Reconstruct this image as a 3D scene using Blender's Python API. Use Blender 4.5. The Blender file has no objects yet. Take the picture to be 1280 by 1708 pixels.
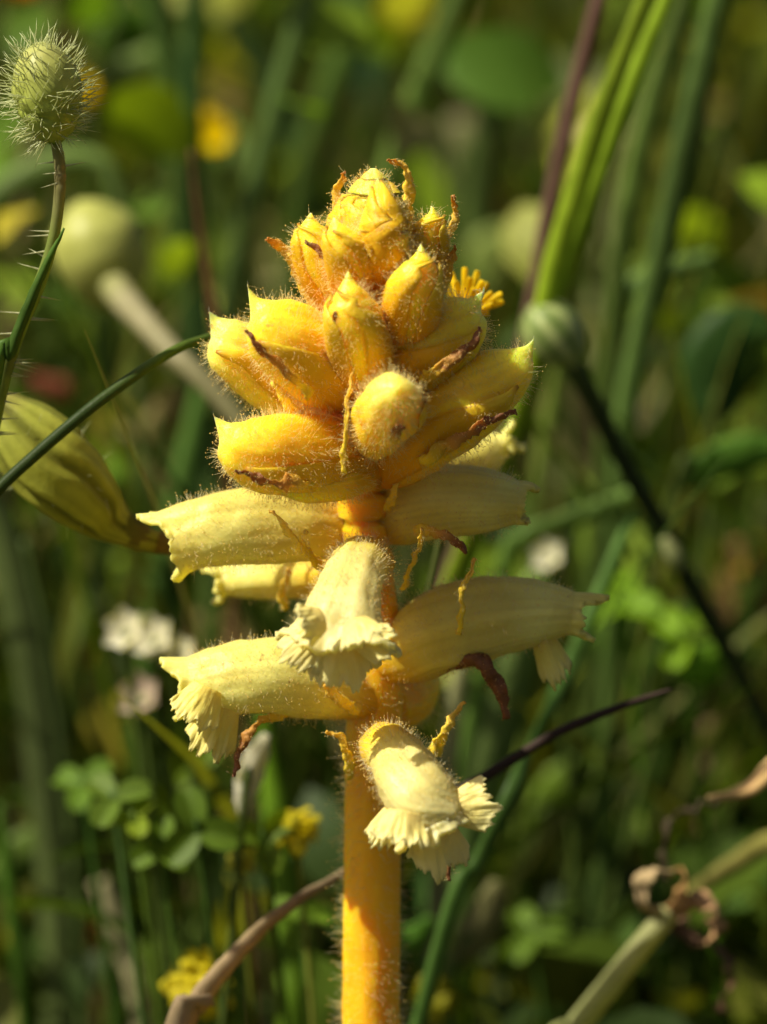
import bpy, math, random
import numpy as np
from mathutils import Vector, Matrix, noise

# ------------------------------------------------------------------ camera, light, exposure
# All layout numbers below are millimetres; MM turns them into metres (true size).
MM = 0.001
sc = bpy.context.scene
PITCH = math.radians(12.0)
DIST = 371.0                      # lens to the plant
HC = 165.0                        # height above the soil of the point the lens looks at
LENS, SENSOR = 60.0, 17.3
F = np.array([0.0, math.cos(PITCH), -math.sin(PITCH)])
U = np.array([0.0, math.sin(PITCH), math.cos(PITCH)])
R = np.array([1.0, 0.0, 0.0])
CAM = np.array([0.0, 0.0, HC]) - DIST * F

cd = bpy.data.cameras.new('camera')
cam = bpy.data.objects.new('camera', cd)
sc.collection.objects.link(cam)
cam.location = Vector(CAM * MM)
cam.rotation_euler = (math.pi / 2 - PITCH, 0, 0)
cd.sensor_fit = 'VERTICAL'
cd.sensor_height = SENSOR
cd.sensor_width = SENSOR
cd.lens = LENS
cd.clip_start = 0.01
cd.clip_end = 1000
cd.dof.use_dof = True
cd.dof.focus_distance = (DIST - 11.0) * MM
cd.dof.aperture_fstop = 7.2
sc.camera = cam

SUN_EL, SUN_AZ = math.radians(50), math.radians(17)      # from the left, turned a little to the lens
sun_dir = Vector((-math.cos(SUN_EL) * math.cos(SUN_AZ), -math.cos(SUN_EL) * math.sin(SUN_AZ), math.sin(SUN_EL)))
w = bpy.data.worlds.new('World')
sc.world = w
w.use_nodes = True
nt = w.node_tree
bg = nt.nodes['Background']
sky = nt.nodes.new('ShaderNodeTexSky')
sky.sky_type = 'NISHITA'
sky.sun_disc = False
sky.air_density = 0.7
sky.dust_density = 4.0
sky.ozone_density = 0.0
sky.sun_elevation = SUN_EL
sky.sun_rotation = math.atan2(sun_dir.x, sun_dir.y)
nt.links.new(sky.outputs[0], bg.inputs[0])
bg.inputs[1].default_value = 0.05
sl = bpy.data.lights.new('sun', 'SUN')
sl.energy = 5.0
sl.angle = math.radians(0.53)
sl.color = (1.0, 0.93, 0.76)
so = bpy.data.objects.new('sun', sl)
sc.collection.objects.link(so)
so.rotation_euler = sun_dir.to_track_quat('Z', 'Y').to_euler()
so.location = sun_dir * 5

sc.view_settings.view_transform = 'Standard'
sc.view_settings.look = 'None'
sc.view_settings.exposure = 0.60
sc.view_settings.gamma = 1.0
sc.render.engine = 'CYCLES'
sc.cycles.use_denoising = True
try:
    sc.cycles.denoiser = 'OPENIMAGEDENOISE'
except Exception:
    pass
sc.cycles.max_bounces = 12
sc.cycles.diffuse_bounces = 8
sc.cycles.transparent_max_bounces = 6
sc.cycles.sample_clamp_indirect = 6.0

# ------------------------------------------------------------------ helpers: places
K = SENSOR / LENS / 1708.0        # tangent per photograph pixel


def at(px, py, Y=0.0):
    """The point (mm) where the sight line of a photograph pixel meets the upright plane y = Y."""
    if Y >= 42:                   # the blurred plants stand well back
        Y = 42 + (Y - 42) * 1.5 + 22
    d = F + R * (px - 640.0) * K - U * (py - 854.0) * K
    return CAM + d * ((Y - CAM[1]) / d[1])


def mmpx(P):
    """Millimetres per photograph pixel at point P."""
    return float(np.dot(np.asarray(P) - CAM, F)) * K


def catmull(keys, per):
    k = np.asarray(keys, float)
    n = len(k)
    if n == 2:
        t = np.linspace(0, 1, per + 1)[:, None]
        return k[0] * (1 - t) + k[1] * t
    out = []
    for i in range(n - 1):
        p0 = k[i - 1] if i > 0 else 2 * k[0] - k[1]
        p1, p2 = k[i], k[i + 1]
        p3 = k[i + 2] if i + 2 < n else 2 * k[-1] - k[-2]
        t = np.linspace(0, 1, per, endpoint=False)[:, None]
        out.append(0.5 * ((2 * p1) + (p2 - p0) * t + (2 * p0 - 5 * p1 + 4 * p2 - p3) * t ** 2 + (3 * p1 - p0 - 3 * p2 + p3) * t ** 3))
    out.append(k[-1:])
    return np.concatenate(out)


def unit(v):
    v = np.asarray(v, float)
    return v / np.maximum(np.linalg.norm(v, axis=-1, keepdims=True), 1e-9)


def nz(p, s, seed=0.0):
    return noise.noise(Vector((p[0] * s + seed, p[1] * s - seed * 1.7, p[2] * s + seed * 0.6)))


# ------------------------------------------------------------------ helpers: objects
COL = sc.collection
WORLD = {}                        # where each object's own origin stands


def build(name, verts, faces, mat, parent=None, col=None, smooth=True, mats=None, mat_idx=None, base=None, solid=0.0):
    """One mesh object; vertices in mm in world space."""
    v = np.asarray(verts, float)
    me = bpy.data.meshes.new(name)
    b = np.zeros(3) if base is None else np.asarray(base, float)
    vv = (v - b) * MM
    if isinstance(faces, np.ndarray):
        nf, k = faces.shape
        me.vertices.add(len(vv))
        me.vertices.foreach_set('co', vv.astype(np.float32).ravel())
        me.loops.add(nf * k)
        me.loops.foreach_set('vertex_index', faces.astype(np.int32).ravel())
        me.polygons.add(nf)
        me.polygons.foreach_set('loop_start', (np.arange(nf) * k).astype(np.int32))
        me.update(calc_edges=True)
    else:
        me.from_pydata([tuple(x) for x in vv.tolist()], [], faces)
        me.update()
    if col is not None:
        a = me.color_attributes.new('Col', 'FLOAT_COLOR', 'POINT')
        c = np.ones((len(vv), 4), np.float32)
        c[:, :3] = col
        a.data.foreach_set('color', c.ravel())
    for m in (mats or [mat]):
        me.materials.append(m)
    if mat_idx is not None:
        me.polygons.foreach_set('material_index', np.asarray(mat_idx, np.int32))
    if smooth:
        me.polygons.foreach_set('use_smooth', np.ones(len(me.polygons), bool))
    o = bpy.data.objects.new(name, me)
    COL.objects.link(o)
    o.location = Vector(b * MM)
    if parent is not None:
        o.parent = parent
        o.matrix_parent_inverse = Matrix.Translation(-Vector(WORLD[parent.name]))
    WORLD[o.name] = tuple(b * MM)
    if solid:
        s = o.modifiers.new('thickness', 'SOLIDIFY')
        s.thickness = solid * MM
        s.offset = 0.0
    return o


def tag(o, label=None, cat=None, group=None, kind=None):
    if label:
        o['label'] = label
    if cat:
        o['category'] = cat
    if group:
        o['group'] = group
    if kind:
        o['kind'] = kind
    return o


def thing(name, label, cat, base, group=None):
    o = bpy.data.objects.new(name, None)
    o.empty_display_size = 0.005
    COL.objects.link(o)
    o.location = Vector(np.asarray(base, float) * MM)
    WORLD[o.name] = tuple(np.asarray(base, float) * MM)
    return tag(o, label, cat, group)


# ------------------------------------------------------------------ materials
def new_mat(name):
    m = bpy.data.materials.new(name)
    m.use_nodes = True
    return m, m.node_tree, m.node_tree.nodes['Principled BSDF']


def N(nt, kind, **kw):
    n = nt.nodes.new(kind)
    for k, v in kw.items():
        setattr(n, k, v)
    return n


def mixc(nt, fac, a, b, mode='MIX'):
    n = N(nt, 'ShaderNodeMix', data_type='RGBA', blend_type=mode)
    if isinstance(fac, float):
        n.inputs[0].default_value = fac
    else:
        nt.links.new(fac, n.inputs[0])
    for sock, x in ((n.inputs[6], a), (n.inputs[7], b)):
        if isinstance(x, tuple):
            sock.default_value = (*x, 1)
        else:
            nt.links.new(x, sock)
    return n.outputs[2]


def noise_tex(nt, coord, scale, detail=4, rough=0.55):
    n = N(nt, 'ShaderNodeTexNoise')
    n.inputs['Scale'].default_value = scale
    n.inputs['Detail'].default_value = detail
    n.inputs['Roughness'].default_value = rough
    nt.links.new(coord, n.inputs['Vector'])
    return n.outputs['Fac']


def ramp(nt, fac, a, b):
    n = N(nt, 'ShaderNodeMapRange')
    n.inputs[1].default_value, n.inputs[2].default_value = a, b
    nt.links.new(fac, n.inputs[0])
    return n.outputs[0]


def petal_material(name, sss, radius, rough=0.42, bump=0.35, spots=True, scale=0.0022, trans=0.0):
    m, nt, p = new_mat(name)
    co = N(nt, 'ShaderNodeTexCoord').outputs['Object']
    at_ = N(nt, 'ShaderNodeAttribute', attribute_name='Col')
    c = at_.outputs['Color']
    # mottling: slightly paler and slightly browner patches
    f1 = ramp(nt, noise_tex(nt, co, 260, 5), 0.35, 0.72)
    c = mixc(nt, f1, mixc(nt, 1.0, c, (0.98, 0.93, 0.82), 'MULTIPLY'), c)
    f2 = ramp(nt, noise_tex(nt, co, 1500, 4), 0.30, 0.75)
    c = mixc(nt, f2, mixc(nt, 1.0, c, (0.97, 0.94, 0.86), 'MULTIPLY'), c)
    if spots:
        f3 = ramp(nt, noise_tex(nt, co, 420, 3, 0.6), 0.70, 0.77)
        c = mixc(nt, f3, c, (0.30, 0.12, 0.03))
    nt.links.new(c, p.inputs['Base Color'])
    p.inputs['Roughness'].default_value = rough
    p.inputs['Specular IOR Level'].default_value = 0.35
    p.subsurface_method = 'RANDOM_WALK'
    p.inputs['Subsurface Weight'].default_value = sss
    p.inputs['Subsurface Radius'].default_value = radius
    p.inputs['Subsurface Scale'].default_value = scale
    b = N(nt, 'ShaderNodeBump')
    b.inputs['Strength'].default_value = bump
    b.inputs['Distance'].default_value = 0.00025
    hh = N(nt, 'ShaderNodeMath', operation='ADD')
    nt.links.new(noise_tex(nt, co, 2600, 3), hh.inputs[0])
    nt.links.new(noise_tex(nt, co, 700, 3), hh.inputs[1])
    nt.links.new(hh.outputs[0], b.inputs['Height'])
    nt.links.new(b.outputs[0], p.inputs['Normal'])
    if trans:                     # thin petals let light through
        tr = N(nt, 'ShaderNodeBsdfTranslucent')
        nt.links.new(mixc(nt, 1.0, c, (0.98, 1.0, 0.55), 'MULTIPLY'), tr.inputs['Color'])
        ms = N(nt, 'ShaderNodeMixShader')
        ms.inputs[0].default_value = trans
        nt.links.new(p.outputs[0], ms.inputs[1])
        nt.links.new(tr.outputs[0], ms.inputs[2])
        nt.links.new(ms.outputs[0], nt.nodes['Material Output'].inputs['Surface'])
    return m


def leaf_material(name, rough=0.5, trans=0.42, col=None, spec=0.18):
    m, nt, p = new_mat(name)
    co = N(nt, 'ShaderNodeTexCoord').outputs['Object']
    if col is None:
        c = N(nt, 'ShaderNodeAttribute', attribute_name='Col').outputs['Color']
    else:
        rgb = N(nt, 'ShaderNodeRGB')
        rgb.outputs[0].default_value = (*col, 1)
        c = rgb.outputs[0]
    f = ramp(nt, noise_tex(nt, co, 380, 5), 0.3, 0.75)
    c = mixc(nt, f, mixc(nt, 1.0, c, (0.72, 0.74, 0.6), 'MULTIPLY'), c)
    nt.links.new(c, p.inputs['Base Color'])
    p.inputs['Roughness'].default_value = rough
    p.inputs['Specular IOR Level'].default_value = spec
    tr = N(nt, 'ShaderNodeBsdfTranslucent')
    c2 = mixc(nt, 1.0, c, (1.5, 1.4, 0.35), 'MULTIPLY')
    nt.links.new(c2, tr.inputs['Color'])
    ms = N(nt, 'ShaderNodeMixShader')
    ms.inputs[0].default_value = trans
    nt.links.new(p.outputs[0], ms.inputs[1])
    nt.links.new(tr.outputs[0], ms.inputs[2])
    nt.links.new(ms.outputs[0], nt.nodes['Material Output'].inputs['Surface'])
    b = N(nt, 'ShaderNodeBump')
    b.inputs['Strength'].default_value = 0.3
    b.inputs['Distance'].default_value = 0.0002
    nt.links.new(noise_tex(nt, co, 1400, 3), b.inputs['Height'])
    nt.links.new(b.outputs[0], p.inputs['Normal'])
    return m


def hair_material(name, col, trans=0.45, rough=0.25, spec=0.6):
    m, nt, p = new_mat(name)
    p.inputs['Base Color'].default_value = (*col, 1)
    p.inputs['Roughness'].default_value = rough
    p.inputs['Specular IOR Level'].default_value = spec
    tr = N(nt, 'ShaderNodeBsdfTranslucent')
    tr.inputs['Color'].default_value = (*col, 1)
    ms = N(nt, 'ShaderNodeMixShader')
    ms.inputs[0].default_value = trans
    nt.links.new(p.outputs[0], ms.inputs[1])
    nt.links.new(tr.outputs[0], ms.inputs[2])
    nt.links.new(ms.outputs[0], nt.nodes['Material Output'].inputs['Surface'])
    return m


M_PETAL = petal_material('petal_flesh', 1.0, (1.0, 0.58, 0.11), scale=0.0042)
M_STEM = petal_material('stem_flesh', 1.0, (1.0, 0.48, 0.05), rough=0.4, bump=0.2, spots=False, scale=0.0024)
M_LOBE = petal_material('lobe_flesh', 0.3, (0.8, 0.7, 0.5), rough=0.5, bump=0.3, spots=False, scale=0.0003, trans=0.35)
M_TUBE = petal_material('tube_flesh', 0.6, (0.9, 0.84, 0.45), bump=0.25, scale=0.0006, trans=0.40)
M_SEPAL = petal_material('sepal_flesh', 0.5, (0.9, 0.7, 0.4), bump=0.3, spots=False, scale=0.0004, trans=0.38)
M_BRACT = petal_material('bract_skin', 0.25, (0.8, 0.35, 0.08), rough=0.6, bump=0.6)
M_HAIR = hair_material('gland_hair', (0.98, 0.89, 0.50), trans=0.55)
M_HAIRP = hair_material('pale_gland_hair', (0.93, 0.86, 0.55), trans=0.55)
M_HAIRB = hair_material('brown_gland_hair', (0.42, 0.24, 0.07))
M_GLAND = hair_material('gland_drop', (0.95, 0.72, 0.22), trans=0.3, rough=0.06, spec=1.0)
M_LEAF = leaf_material('leaf_green')
M_DRY = leaf_material('dry_leaf', rough=0.7, trans=0.2)
M_YPET = leaf_material('yellow_petal', rough=0.5, trans=0.45)
M_SPINE = hair_material('pale_spine', (0.66, 0.70, 0.36), trans=0.5, rough=0.3)
M_SPINE_STEM = hair_material('stem_spine', (0.62, 0.62, 0.36), trans=0.5, rough=0.3)


# ------------------------------------------------------------------ helpers: shapes
def frames(C):
    T = unit(np.gradient(C, axis=0))
    z = np.array([0.0, 0.0, 1.0])
    S = np.cross(T, z)
    bad = np.linalg.norm(S, axis=1) < 0.05
    S[bad] = np.array([1.0, 0.0, 0.0])
    S = unit(S)
    for i in range(1, len(S)):               # no sudden flips along the way
        if np.dot(S[i], S[i - 1]) < 0:
            S[i] = -S[i]
    Up = unit(np.cross(S, T))
    return T, S, Up


def grid_faces(n, m, wrap=True):
    i = np.arange(n - 1)[:, None]
    j = np.arange(m if wrap else m - 1)[None, :]
    a = i * m + j
    b = i * m + (j + 1) % m
    return np.stack([a, b, b + m, a + m], -1).reshape(-1, 4)


def secs_to_world(secs, per):
    """[(px, py, Y, half height px, half width px, ...)] -> interpolated centres (mm) and the other columns."""
    rows = []
    for s in secs:
        P = at(s[0], s[1], s[2])
        k = mmpx(P)
        rows.append([*P, s[3] * k, s[4] * k, *s[5:]])
    return catmull(rows, per)


def tube(secs, per=10, ang=36, lump=0.05, seed=0.0, prof=None, beak=0.0, wrinkle=0.0):
    """Lofted tube through sections. Returns verts, quad faces (np), ring count, C, T."""
    D = secs_to_world(secs, per)
    C, a, b = D[:, :3], np.maximum(D[:, 3], 0.02), np.maximum(D[:, 4], 0.02)
    T, S, Up = frames(C)
    n = len(C)
    ph = np.linspace(0, 2 * math.pi, ang, endpoint=False)
    V = np.empty((n, ang, 3))
    for i in range(n):
        for j, p in enumerate(ph):
            r = 1.0
            if prof:
                r *= prof(i / (n - 1), p)
            d = Up[i] * a[i] * math.sin(p) + S[i] * b[i] * math.cos(p)
            q = C[i] + d
            r *= 1.0 + lump * (nz(q, 0.35, seed) + 0.5 * nz(q, 0.9, seed + 3))
            t = i / (n - 1)
            if wrinkle:
                r *= 1.0 + wrinkle * (noise.noise(Vector((math.cos(p) * 3.2, math.sin(p) * 3.2, t * 2.2 + seed))) + 0.6 * noise.noise(Vector((math.cos(p) * 8, math.sin(p) * 8, t * 3 + seed))))
            q = C[i] + d * r
            if beak and t > 0.55:
                s = (t - 0.55) / 0.45
                q = q + (Up[i] * 0.85 + T[i] * 0.55) * beak * s ** 2 * max(0.0, math.sin(p)) ** 4
            V[i, j] = q
    return V, C, T, S, Up


def tube_mesh(V, cap0=True, cap1=True):
    n, m, _ = V.shape
    verts = V.reshape(-1, 3)
    faces = grid_faces(n, m).tolist()
    if cap0:
        verts = np.vstack([verts, V[0].mean(0)])
        c = len(verts) - 1
        faces += [(c, (j + 1) % m, j) for j in range(m)]
    if cap1:
        verts = np.vstack([verts, V[-1].mean(0)])
        c = len(verts) - 1
        o = (n - 1) * m
        faces += [(c, o + j, o + (j + 1) % m) for j in range(m)]
    return verts, faces


def sample_surface(V, n, rng, outward=True, wrap=True):
    """Random points on a ring grid (n rings x m): points and outward normals."""
    A, B = V[:-1], V[1:]
    if wrap:
        A2, B2 = np.roll(A, -1, 1), np.roll(B, -1, 1)
    else:
        A2, B2, A, B = A[:, 1:], B[:, 1:], A[:, :-1], B[:, :-1]
    nr = np.cross(A2 - A, B - A) + np.cross(B2 - B, B2 - A2)
    area = np.linalg.norm(nr, axis=-1)
    mid = (A + A2 + B + B2) / 4
    if wrap and outward:
        cen = V.mean(1)
        cen = (cen[:-1] + cen[1:])[:, None, :] / 2
        sgn = np.sign(((mid - cen) * nr).sum(-1))
        nr = nr * sgn[..., None]
    nr = unit(nr)
    w_ = area.ravel() / area.sum()
    pick = rng.choice(len(w_), n, p=w_)
    u, v = rng.random(n)[:, None], rng.random(n)[:, None]
    f = lambda X: X.reshape(-1, 3)[pick]
    P = f(A) * (1 - u) * (1 - v) + f(A2) * u * (1 - v) + f(B) * (1 - u) * v + f(B2) * u * v
    return P, f(nr)


def hair_mesh(P, Dn, L, r, rng, gland=0.0, bend=0.45, gland_share=0.8, droop=0.0):
    """Fine bent hairs with a drop at the tip, as one triangle soup."""
    n = len(P)
    D = unit(Dn + rng.normal(0, 0.30, (n, 3)))
    ref = np.where(np.abs(D[:, 2:3]) > 0.8, np.array([[1.0, 0, 0]]), np.array([[0, 0, 1.0]]))
    X = unit(np.cross(D, ref))
    Y = np.cross(D, X)
    th = rng.random((n, 1)) * 6.283
    B = (X * np.cos(th) + Y * np.sin(th)) * bend
    B[:, 2] -= droop
    L = np.asarray(L).reshape(-1, 1) * np.ones((n, 1))
    c0 = P - D * 0.05
    c1 = P + D * L * 0.55 + B * L * 0.15
    c2 = P + D * L * 0.95 + B * L * 0.55
    rings = []
    for c, k in ((c0, 1.0), (c1, 0.75)):
        for q in range(3):
            a = q * 2.0944
            rings.append(c + (X * math.cos(a) + Y * math.sin(a)) * r * k)
    rings.append(c2)
    V = np.stack(rings, 1)                    # n,7,3
    t = []
    for q in range(3):
        q2 = (q + 1) % 3
        t += [(q, q2, 3 + q2), (q, 3 + q2, 3 + q), (3 + q, 3 + q2, 6)]
    t = np.array(t)
    F_ = (np.arange(n)[:, None, None] * 7 + t[None]).reshape(-1, 3)
    verts, idx = V.reshape(-1, 3), np.zeros(len(F_), int)
    if gland > 0:
        k = rng.random(n) < gland_share
        g = c2[k]
        m = len(g)
        rr = gland * rng.uniform(0.6, 1.35, (m, 1))
        off = np.array([[1, 0, 0], [-1, 0, 0], [0, 1, 0], [0, -1, 0], [0, 0, 1], [0, 0, -1]], float)
        G = g[:, None, :] + off[None] * rr[:, :, None]
        tt = np.array([(0, 2, 4), (2, 1, 4), (1, 3, 4), (3, 0, 4), (2, 0, 5), (1, 2, 5), (3, 1, 5), (0, 3, 5)])
        F2 = (np.arange(m)[:, None, None] * 6 + tt[None]).reshape(-1, 3) + len(verts)
        verts = np.vstack([verts, G.reshape(-1, 3)])
        F_ = np.vstack([F_, F2])
        idx = np.concatenate([idx, np.ones(len(F2), int)])
    return verts, F_, idx


def add_hairs(parent, V, n, rng, L=(0.45, 1.0), r=0.020, gland=0.055, mat=None, wrap=True, both=False, bend=0.35, lean=None, share=0.8, name='hairs'):
    P, Nn = sample_surface(V, n, rng, wrap=wrap)
    if both:
        Nn = Nn * rng.choice([-1, 1], n)[:, None]
    if lean is not None:
        Nn = unit(Nn + np.asarray(lean))
    v, f, idx = hair_mesh(P, Nn, L[0] * 0.7 + (L[1] * 1.35 - L[0] * 0.7) * rng.random(n) ** 1.9, r, rng, gland, bend, share)
    o = build(name, v, f, None, parent, mats=[mat or M_HAIR, M_GLAND], mat_idx=idx, smooth=True)
    tag(o, kind='stuff')
    return o


def ribbon(pts, per=8, across=5, fold=0.25, twist=0.0, side=None, taper=True, ruffle=0.0, seed=0.0, world=False):
    """Blade through [(px, py, Y, half width px)] with a folded cross-section -> grid n x across."""
    rows = []
    for p in pts:
        if world:
            rows.append([p[0], p[1], p[2], p[3]])
        else:
            P = at(p[0], p[1], p[2])
            rows.append([*P, p[3] * mmpx(P)])
    D = catmull(rows, per)
    C, wd = D[:, :3], np.maximum(D[:, 3], 0.01)
    T = unit(np.gradient(C, axis=0))
    ref = np.array([0.0, 1.0, 0.0]) if side is None else np.asarray(side, float)
    S = unit(np.cross(T, ref))
    Nn = unit(np.cross(S, T))
    n = len(C)
    V = np.empty((n, across, 3))
    for i in range(n):
        tw = twist * i / (n - 1)
        s = S[i] * math.cos(tw) + Nn[i] * math.sin(tw)
        nn = Nn[i] * math.cos(tw) - S[i] * math.sin(tw)
        for j in range(across):
            u = -1 + 2 * j / (across - 1)
            q = C[i] + s * u * wd[i] + nn * (abs(u) * fold * wd[i])
            if ruffle:
                q = q + nn * ruffle * (nz(q, 0.5, seed) + 0.5 * nz(q, 1.5, seed)) * (0.3 + abs(u)) + s * ruffle * 0.6 * (nz(q, 0.8, seed + 9) + 0.5 * nz(q, 2.2, seed)) * abs(u)
            V[i, j] = q
    return V


def lerp(a, b, t):
    return np.asarray(a) * (1 - t) + np.asarray(b) * t


def ramp_col(stops, t):
    """stops [(t, rgb)] -> colours for the array t."""
    t = np.asarray(t, float)
    xs = [s[0] for s in stops]
    return np.stack([np.interp(t, xs, [s[1][k] for s in stops]) for k in range(3)], -1)


# ------------------------------------------------------------------ the ground and the far meadow
def make_ground():
    xs = np.concatenate([[-200000, -40000, -8000, -2500], np.linspace(-1200, 1200, 61), [2500, 8000, 40000, 200000]])
    ys = np.concatenate([[-200000, -30000, -4000, -1200], np.linspace(-600, 3000, 91), [5000, 9000, 30000, 80000, 300000]])
    V = np.empty((len(ys), len(xs), 3))
    for i, y in enumerate(ys):
        for j, x in enumerate(xs):
            near = 1.0 if abs(x) < 1300 and -700 < y < 3100 else 0.0
            V[i, j] = (x, y, near * (5 * noise.noise(Vector((x * 0.02, y * 0.02, 0))) + 2.5 * noise.noise(Vector((x * 0.07, y * 0.07, 5)))) - 4)
    m, nt, p = new_mat('soil_and_moss')
    co = N(nt, 'ShaderNodeTexCoord').outputs['Object']
    f = ramp(nt, noise_tex(nt, co, 14, 6), 0.4, 0.62)
    c = mixc(nt, f, (0.055, 0.036, 0.018), (0.045, 0.062, 0.016))
    f2 = ramp(nt, noise_tex(nt, co, 160, 5), 0.5, 0.75)
    c = mixc(nt, f2, c, (0.12, 0.085, 0.045))
    nt.links.new(c, p.inputs['Base Color'])
    p.inputs['Roughness'].default_value = 0.9
    b = N(nt, 'ShaderNodeBump')
    b.inputs['Strength'].default_value = 0.8
    b.inputs['Distance'].default_value = 0.003
    nt.links.new(noise_tex(nt, co, 300, 6), b.inputs['Height'])
    nt.links.new(b.outputs[0], p.inputs['Normal'])
    o = build('ground', V.reshape(-1, 3), grid_faces(len(ys), len(xs), wrap=False), m)
    tag(o, kind='structure')


make_ground()

GREENS = [(0.046, 0.082, 0.008), (0.065, 0.105, 0.010), (0.040, 0.075, 0.012), (0.105, 0.135, 0.012), (0.040, 0.070, 0.015), (0.15, 0.165, 0.025), (0.030, 0.060, 0.006)]
DRYS = [(0.28, 0.21, 0.09), (0.22, 0.15, 0.07), (0.17, 0.09, 0.05), (0.30, 0.27, 0.13)]


def soft_keep(x, y, rng):
    return True


def scatter_blades(name, n, yr, xw, hr, wr, seed, label, dry=0.12, lean=0.45):
    """Uncountable grass: many thin bent blades in one object."""
    rng = np.random.default_rng(seed)
    y = yr[0] + (yr[1] - yr[0]) * rng.random(n) ** 1.3
    x = (rng.random(n) * 2 - 1) * (xw[0] + xw[1] * np.maximum(y, 0))
    h = rng.uniform(*hr, n)
    wd = rng.uniform(*wr, n)
    a = rng.random(n) * 6.283
    ln = rng.uniform(0.05, lean, n)
    d = np.stack([np.cos(a), np.sin(a), np.zeros(n)], -1)
    face = rng.random(n) * 6.283
    s = np.stack([np.cos(face), np.sin(face), np.zeros(n)], -1)
    seg = 6
    V = np.empty((n, seg + 1, 2, 3))
    for k in range(seg + 1):
        t = k / seg
        c = np.stack([x, y, np.full(n, -6.0)], -1) + d * (ln * h * t ** 1.8)[:, None]
        c[:, 2] += h * t * (1 - 0.25 * ln * t)
        ww = (wd * (1 - t ** 2.2) * 0.5 + 0.05)[:, None]
        V[:, k, 0] = c - s * ww
        V[:, k, 1] = c + s * ww
    q = []
    for k in range(seg):
        b = k * 2
        q.append((b, b + 1, b + 3, b + 2))
    q = np.array(q)
    Fc = (np.arange(n)[:, None, None] * (2 * (seg + 1)) + q[None]).reshape(-1, 4)
    pal = np.array(GREENS)
    c = pal[rng.integers(0, len(pal), n)] * rng.uniform(0.7, 1.35, (n, 1))
    dr = rng.random(n) < dry
    c[dr] = np.array(DRYS)[rng.integers(0, len(DRYS), dr.sum())] * rng.uniform(0.6, 1.2, (dr.sum(), 1))
    o = build(name, V.reshape(-1, 3), Fc, M_LEAF, col=np.repeat(c, 2 * (seg + 1), 0))
    tag(o, label, 'grass', kind='stuff')


def scatter_leaves(name, n, yr, xw, zr, sr, seed, label, cat='leaves', pal=None, flat=0.6):
    """Uncountable small leaves: cupped ovals at random tilts, in one object."""
    rng = np.random.default_rng(seed)
    y = yr[0] + (yr[1] - yr[0]) * rng.random(n) ** 1.2
    x = (rng.random(n) * 2 - 1) * (xw[0] + xw[1] * np.maximum(y, 0))
    z = rng.uniform(*zr, n) * rng.random(n) ** 0.5
    s = rng.uniform(*sr, n)
    ax = unit(rng.normal(0, 1, (n, 3)) * np.array([1, 1, 0.5]))
    nn = unit(rng.normal(0, flat, (n, 3)) + np.array([0, 0, 1.0]))
    ay = unit(np.cross(nn, ax))
    ax = np.cross(ay, nn)
    prof = [(-1, 0), (-0.55, 0.42), (0.05, 0.62), (0.6, 0.5), (1, 0.08)]
    V = np.empty((n, 5, 3, 3))
    for k, (t, hw) in enumerate(prof):
        for j, u in enumerate((-1, 0, 1)):
            V[:, k, j] = np.stack([x, y, z], -1) + ax * (s * t)[:, None] + ay * (s * hw * u)[:, None] + nn * (s * (0.22 * abs(u) * hw - 0.18 * t * t))[:, None]
    Fc = (np.arange(n)[:, None, None] * 15 + grid_faces(5, 3, wrap=False)[None]).reshape(-1, 4)
    pl = np.array(pal or GREENS)
    c = pl[rng.integers(0, len(pl), n)] * rng.uniform(0.7, 1.4, (n, 1))
    o = build(name, V.reshape(-1, 3), Fc, M_LEAF, col=np.repeat(c, 15, 0))
    tag(o, label, cat, kind='stuff')


scatter_blades('meadow_grass', 2300, (125, 560), (130, 0.25), (70, 230), (1.2, 4.0), 1, 'tangled green and dry grass behind the yellow spike', dry=0.12, lean=0.8)
scatter_blades('tall_grass', 9000, (420, 4200), (140, 0.42), (150, 340), (2.5, 7.5), 2, 'tall dark meadow grass far behind everything else')
scatter_leaves('ground_cover', 6500, (70, 900), (170, 0.3), (5, 110), (4, 10), 3, 'low leafy herbs covering the soil', flat=0.9)
scatter_leaves('leafy_herbs', 9000, (330, 4200), (140, 0.42), (40, 280), (4, 13), 4, 'dark bushy herbs mixed into the far grass', flat=1.1)
BRIGHT = [(0.20, 0.30, 0.02), (0.36, 0.38, 0.06), (0.12, 0.22, 0.02), (0.40, 0.36, 0.15), (0.22, 0.32, 0.03), (0.28, 0.19, 0.08), (0.09, 0.18, 0.02)]
scatter_leaves('sunlit_herbs', 1500, (150, 560), (150, 0.25), (60, 300), (3, 11), 14, 'loose sunlit herb leaves standing up behind the spike', pal=BRIGHT, flat=1.0)
scatter_leaves('foreground_cover', 1500, (-420, 60), (200, 0.0), (2, 28), (4, 9), 5, 'low creeping leaves around the foot of the spike', flat=0.7)
scatter_leaves('leaf_litter', 1400, (20, 600), (170, 0.3), (2, 22), (4, 12), 6, 'dry brown leaf litter between the herbs', pal=DRYS)

# ------------------------------------------------------------------ the yellow broomrape
AMBER, GOLD, YEL, CREAM, PALE = (0.92, 0.50, 0.014), (0.95, 0.67, 0.024), (0.96, 0.79, 0.06), (0.93, 0.83, 0.17), (0.89, 0.86, 0.29)
rng = np.random.default_rng(77)
spike = thing('broomrape', 'yellow hairy flower spike with orange stem and cream tubular flowers', 'flower spike', at(622, 1700, 0) * np.array([1, 0, 0]))

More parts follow.
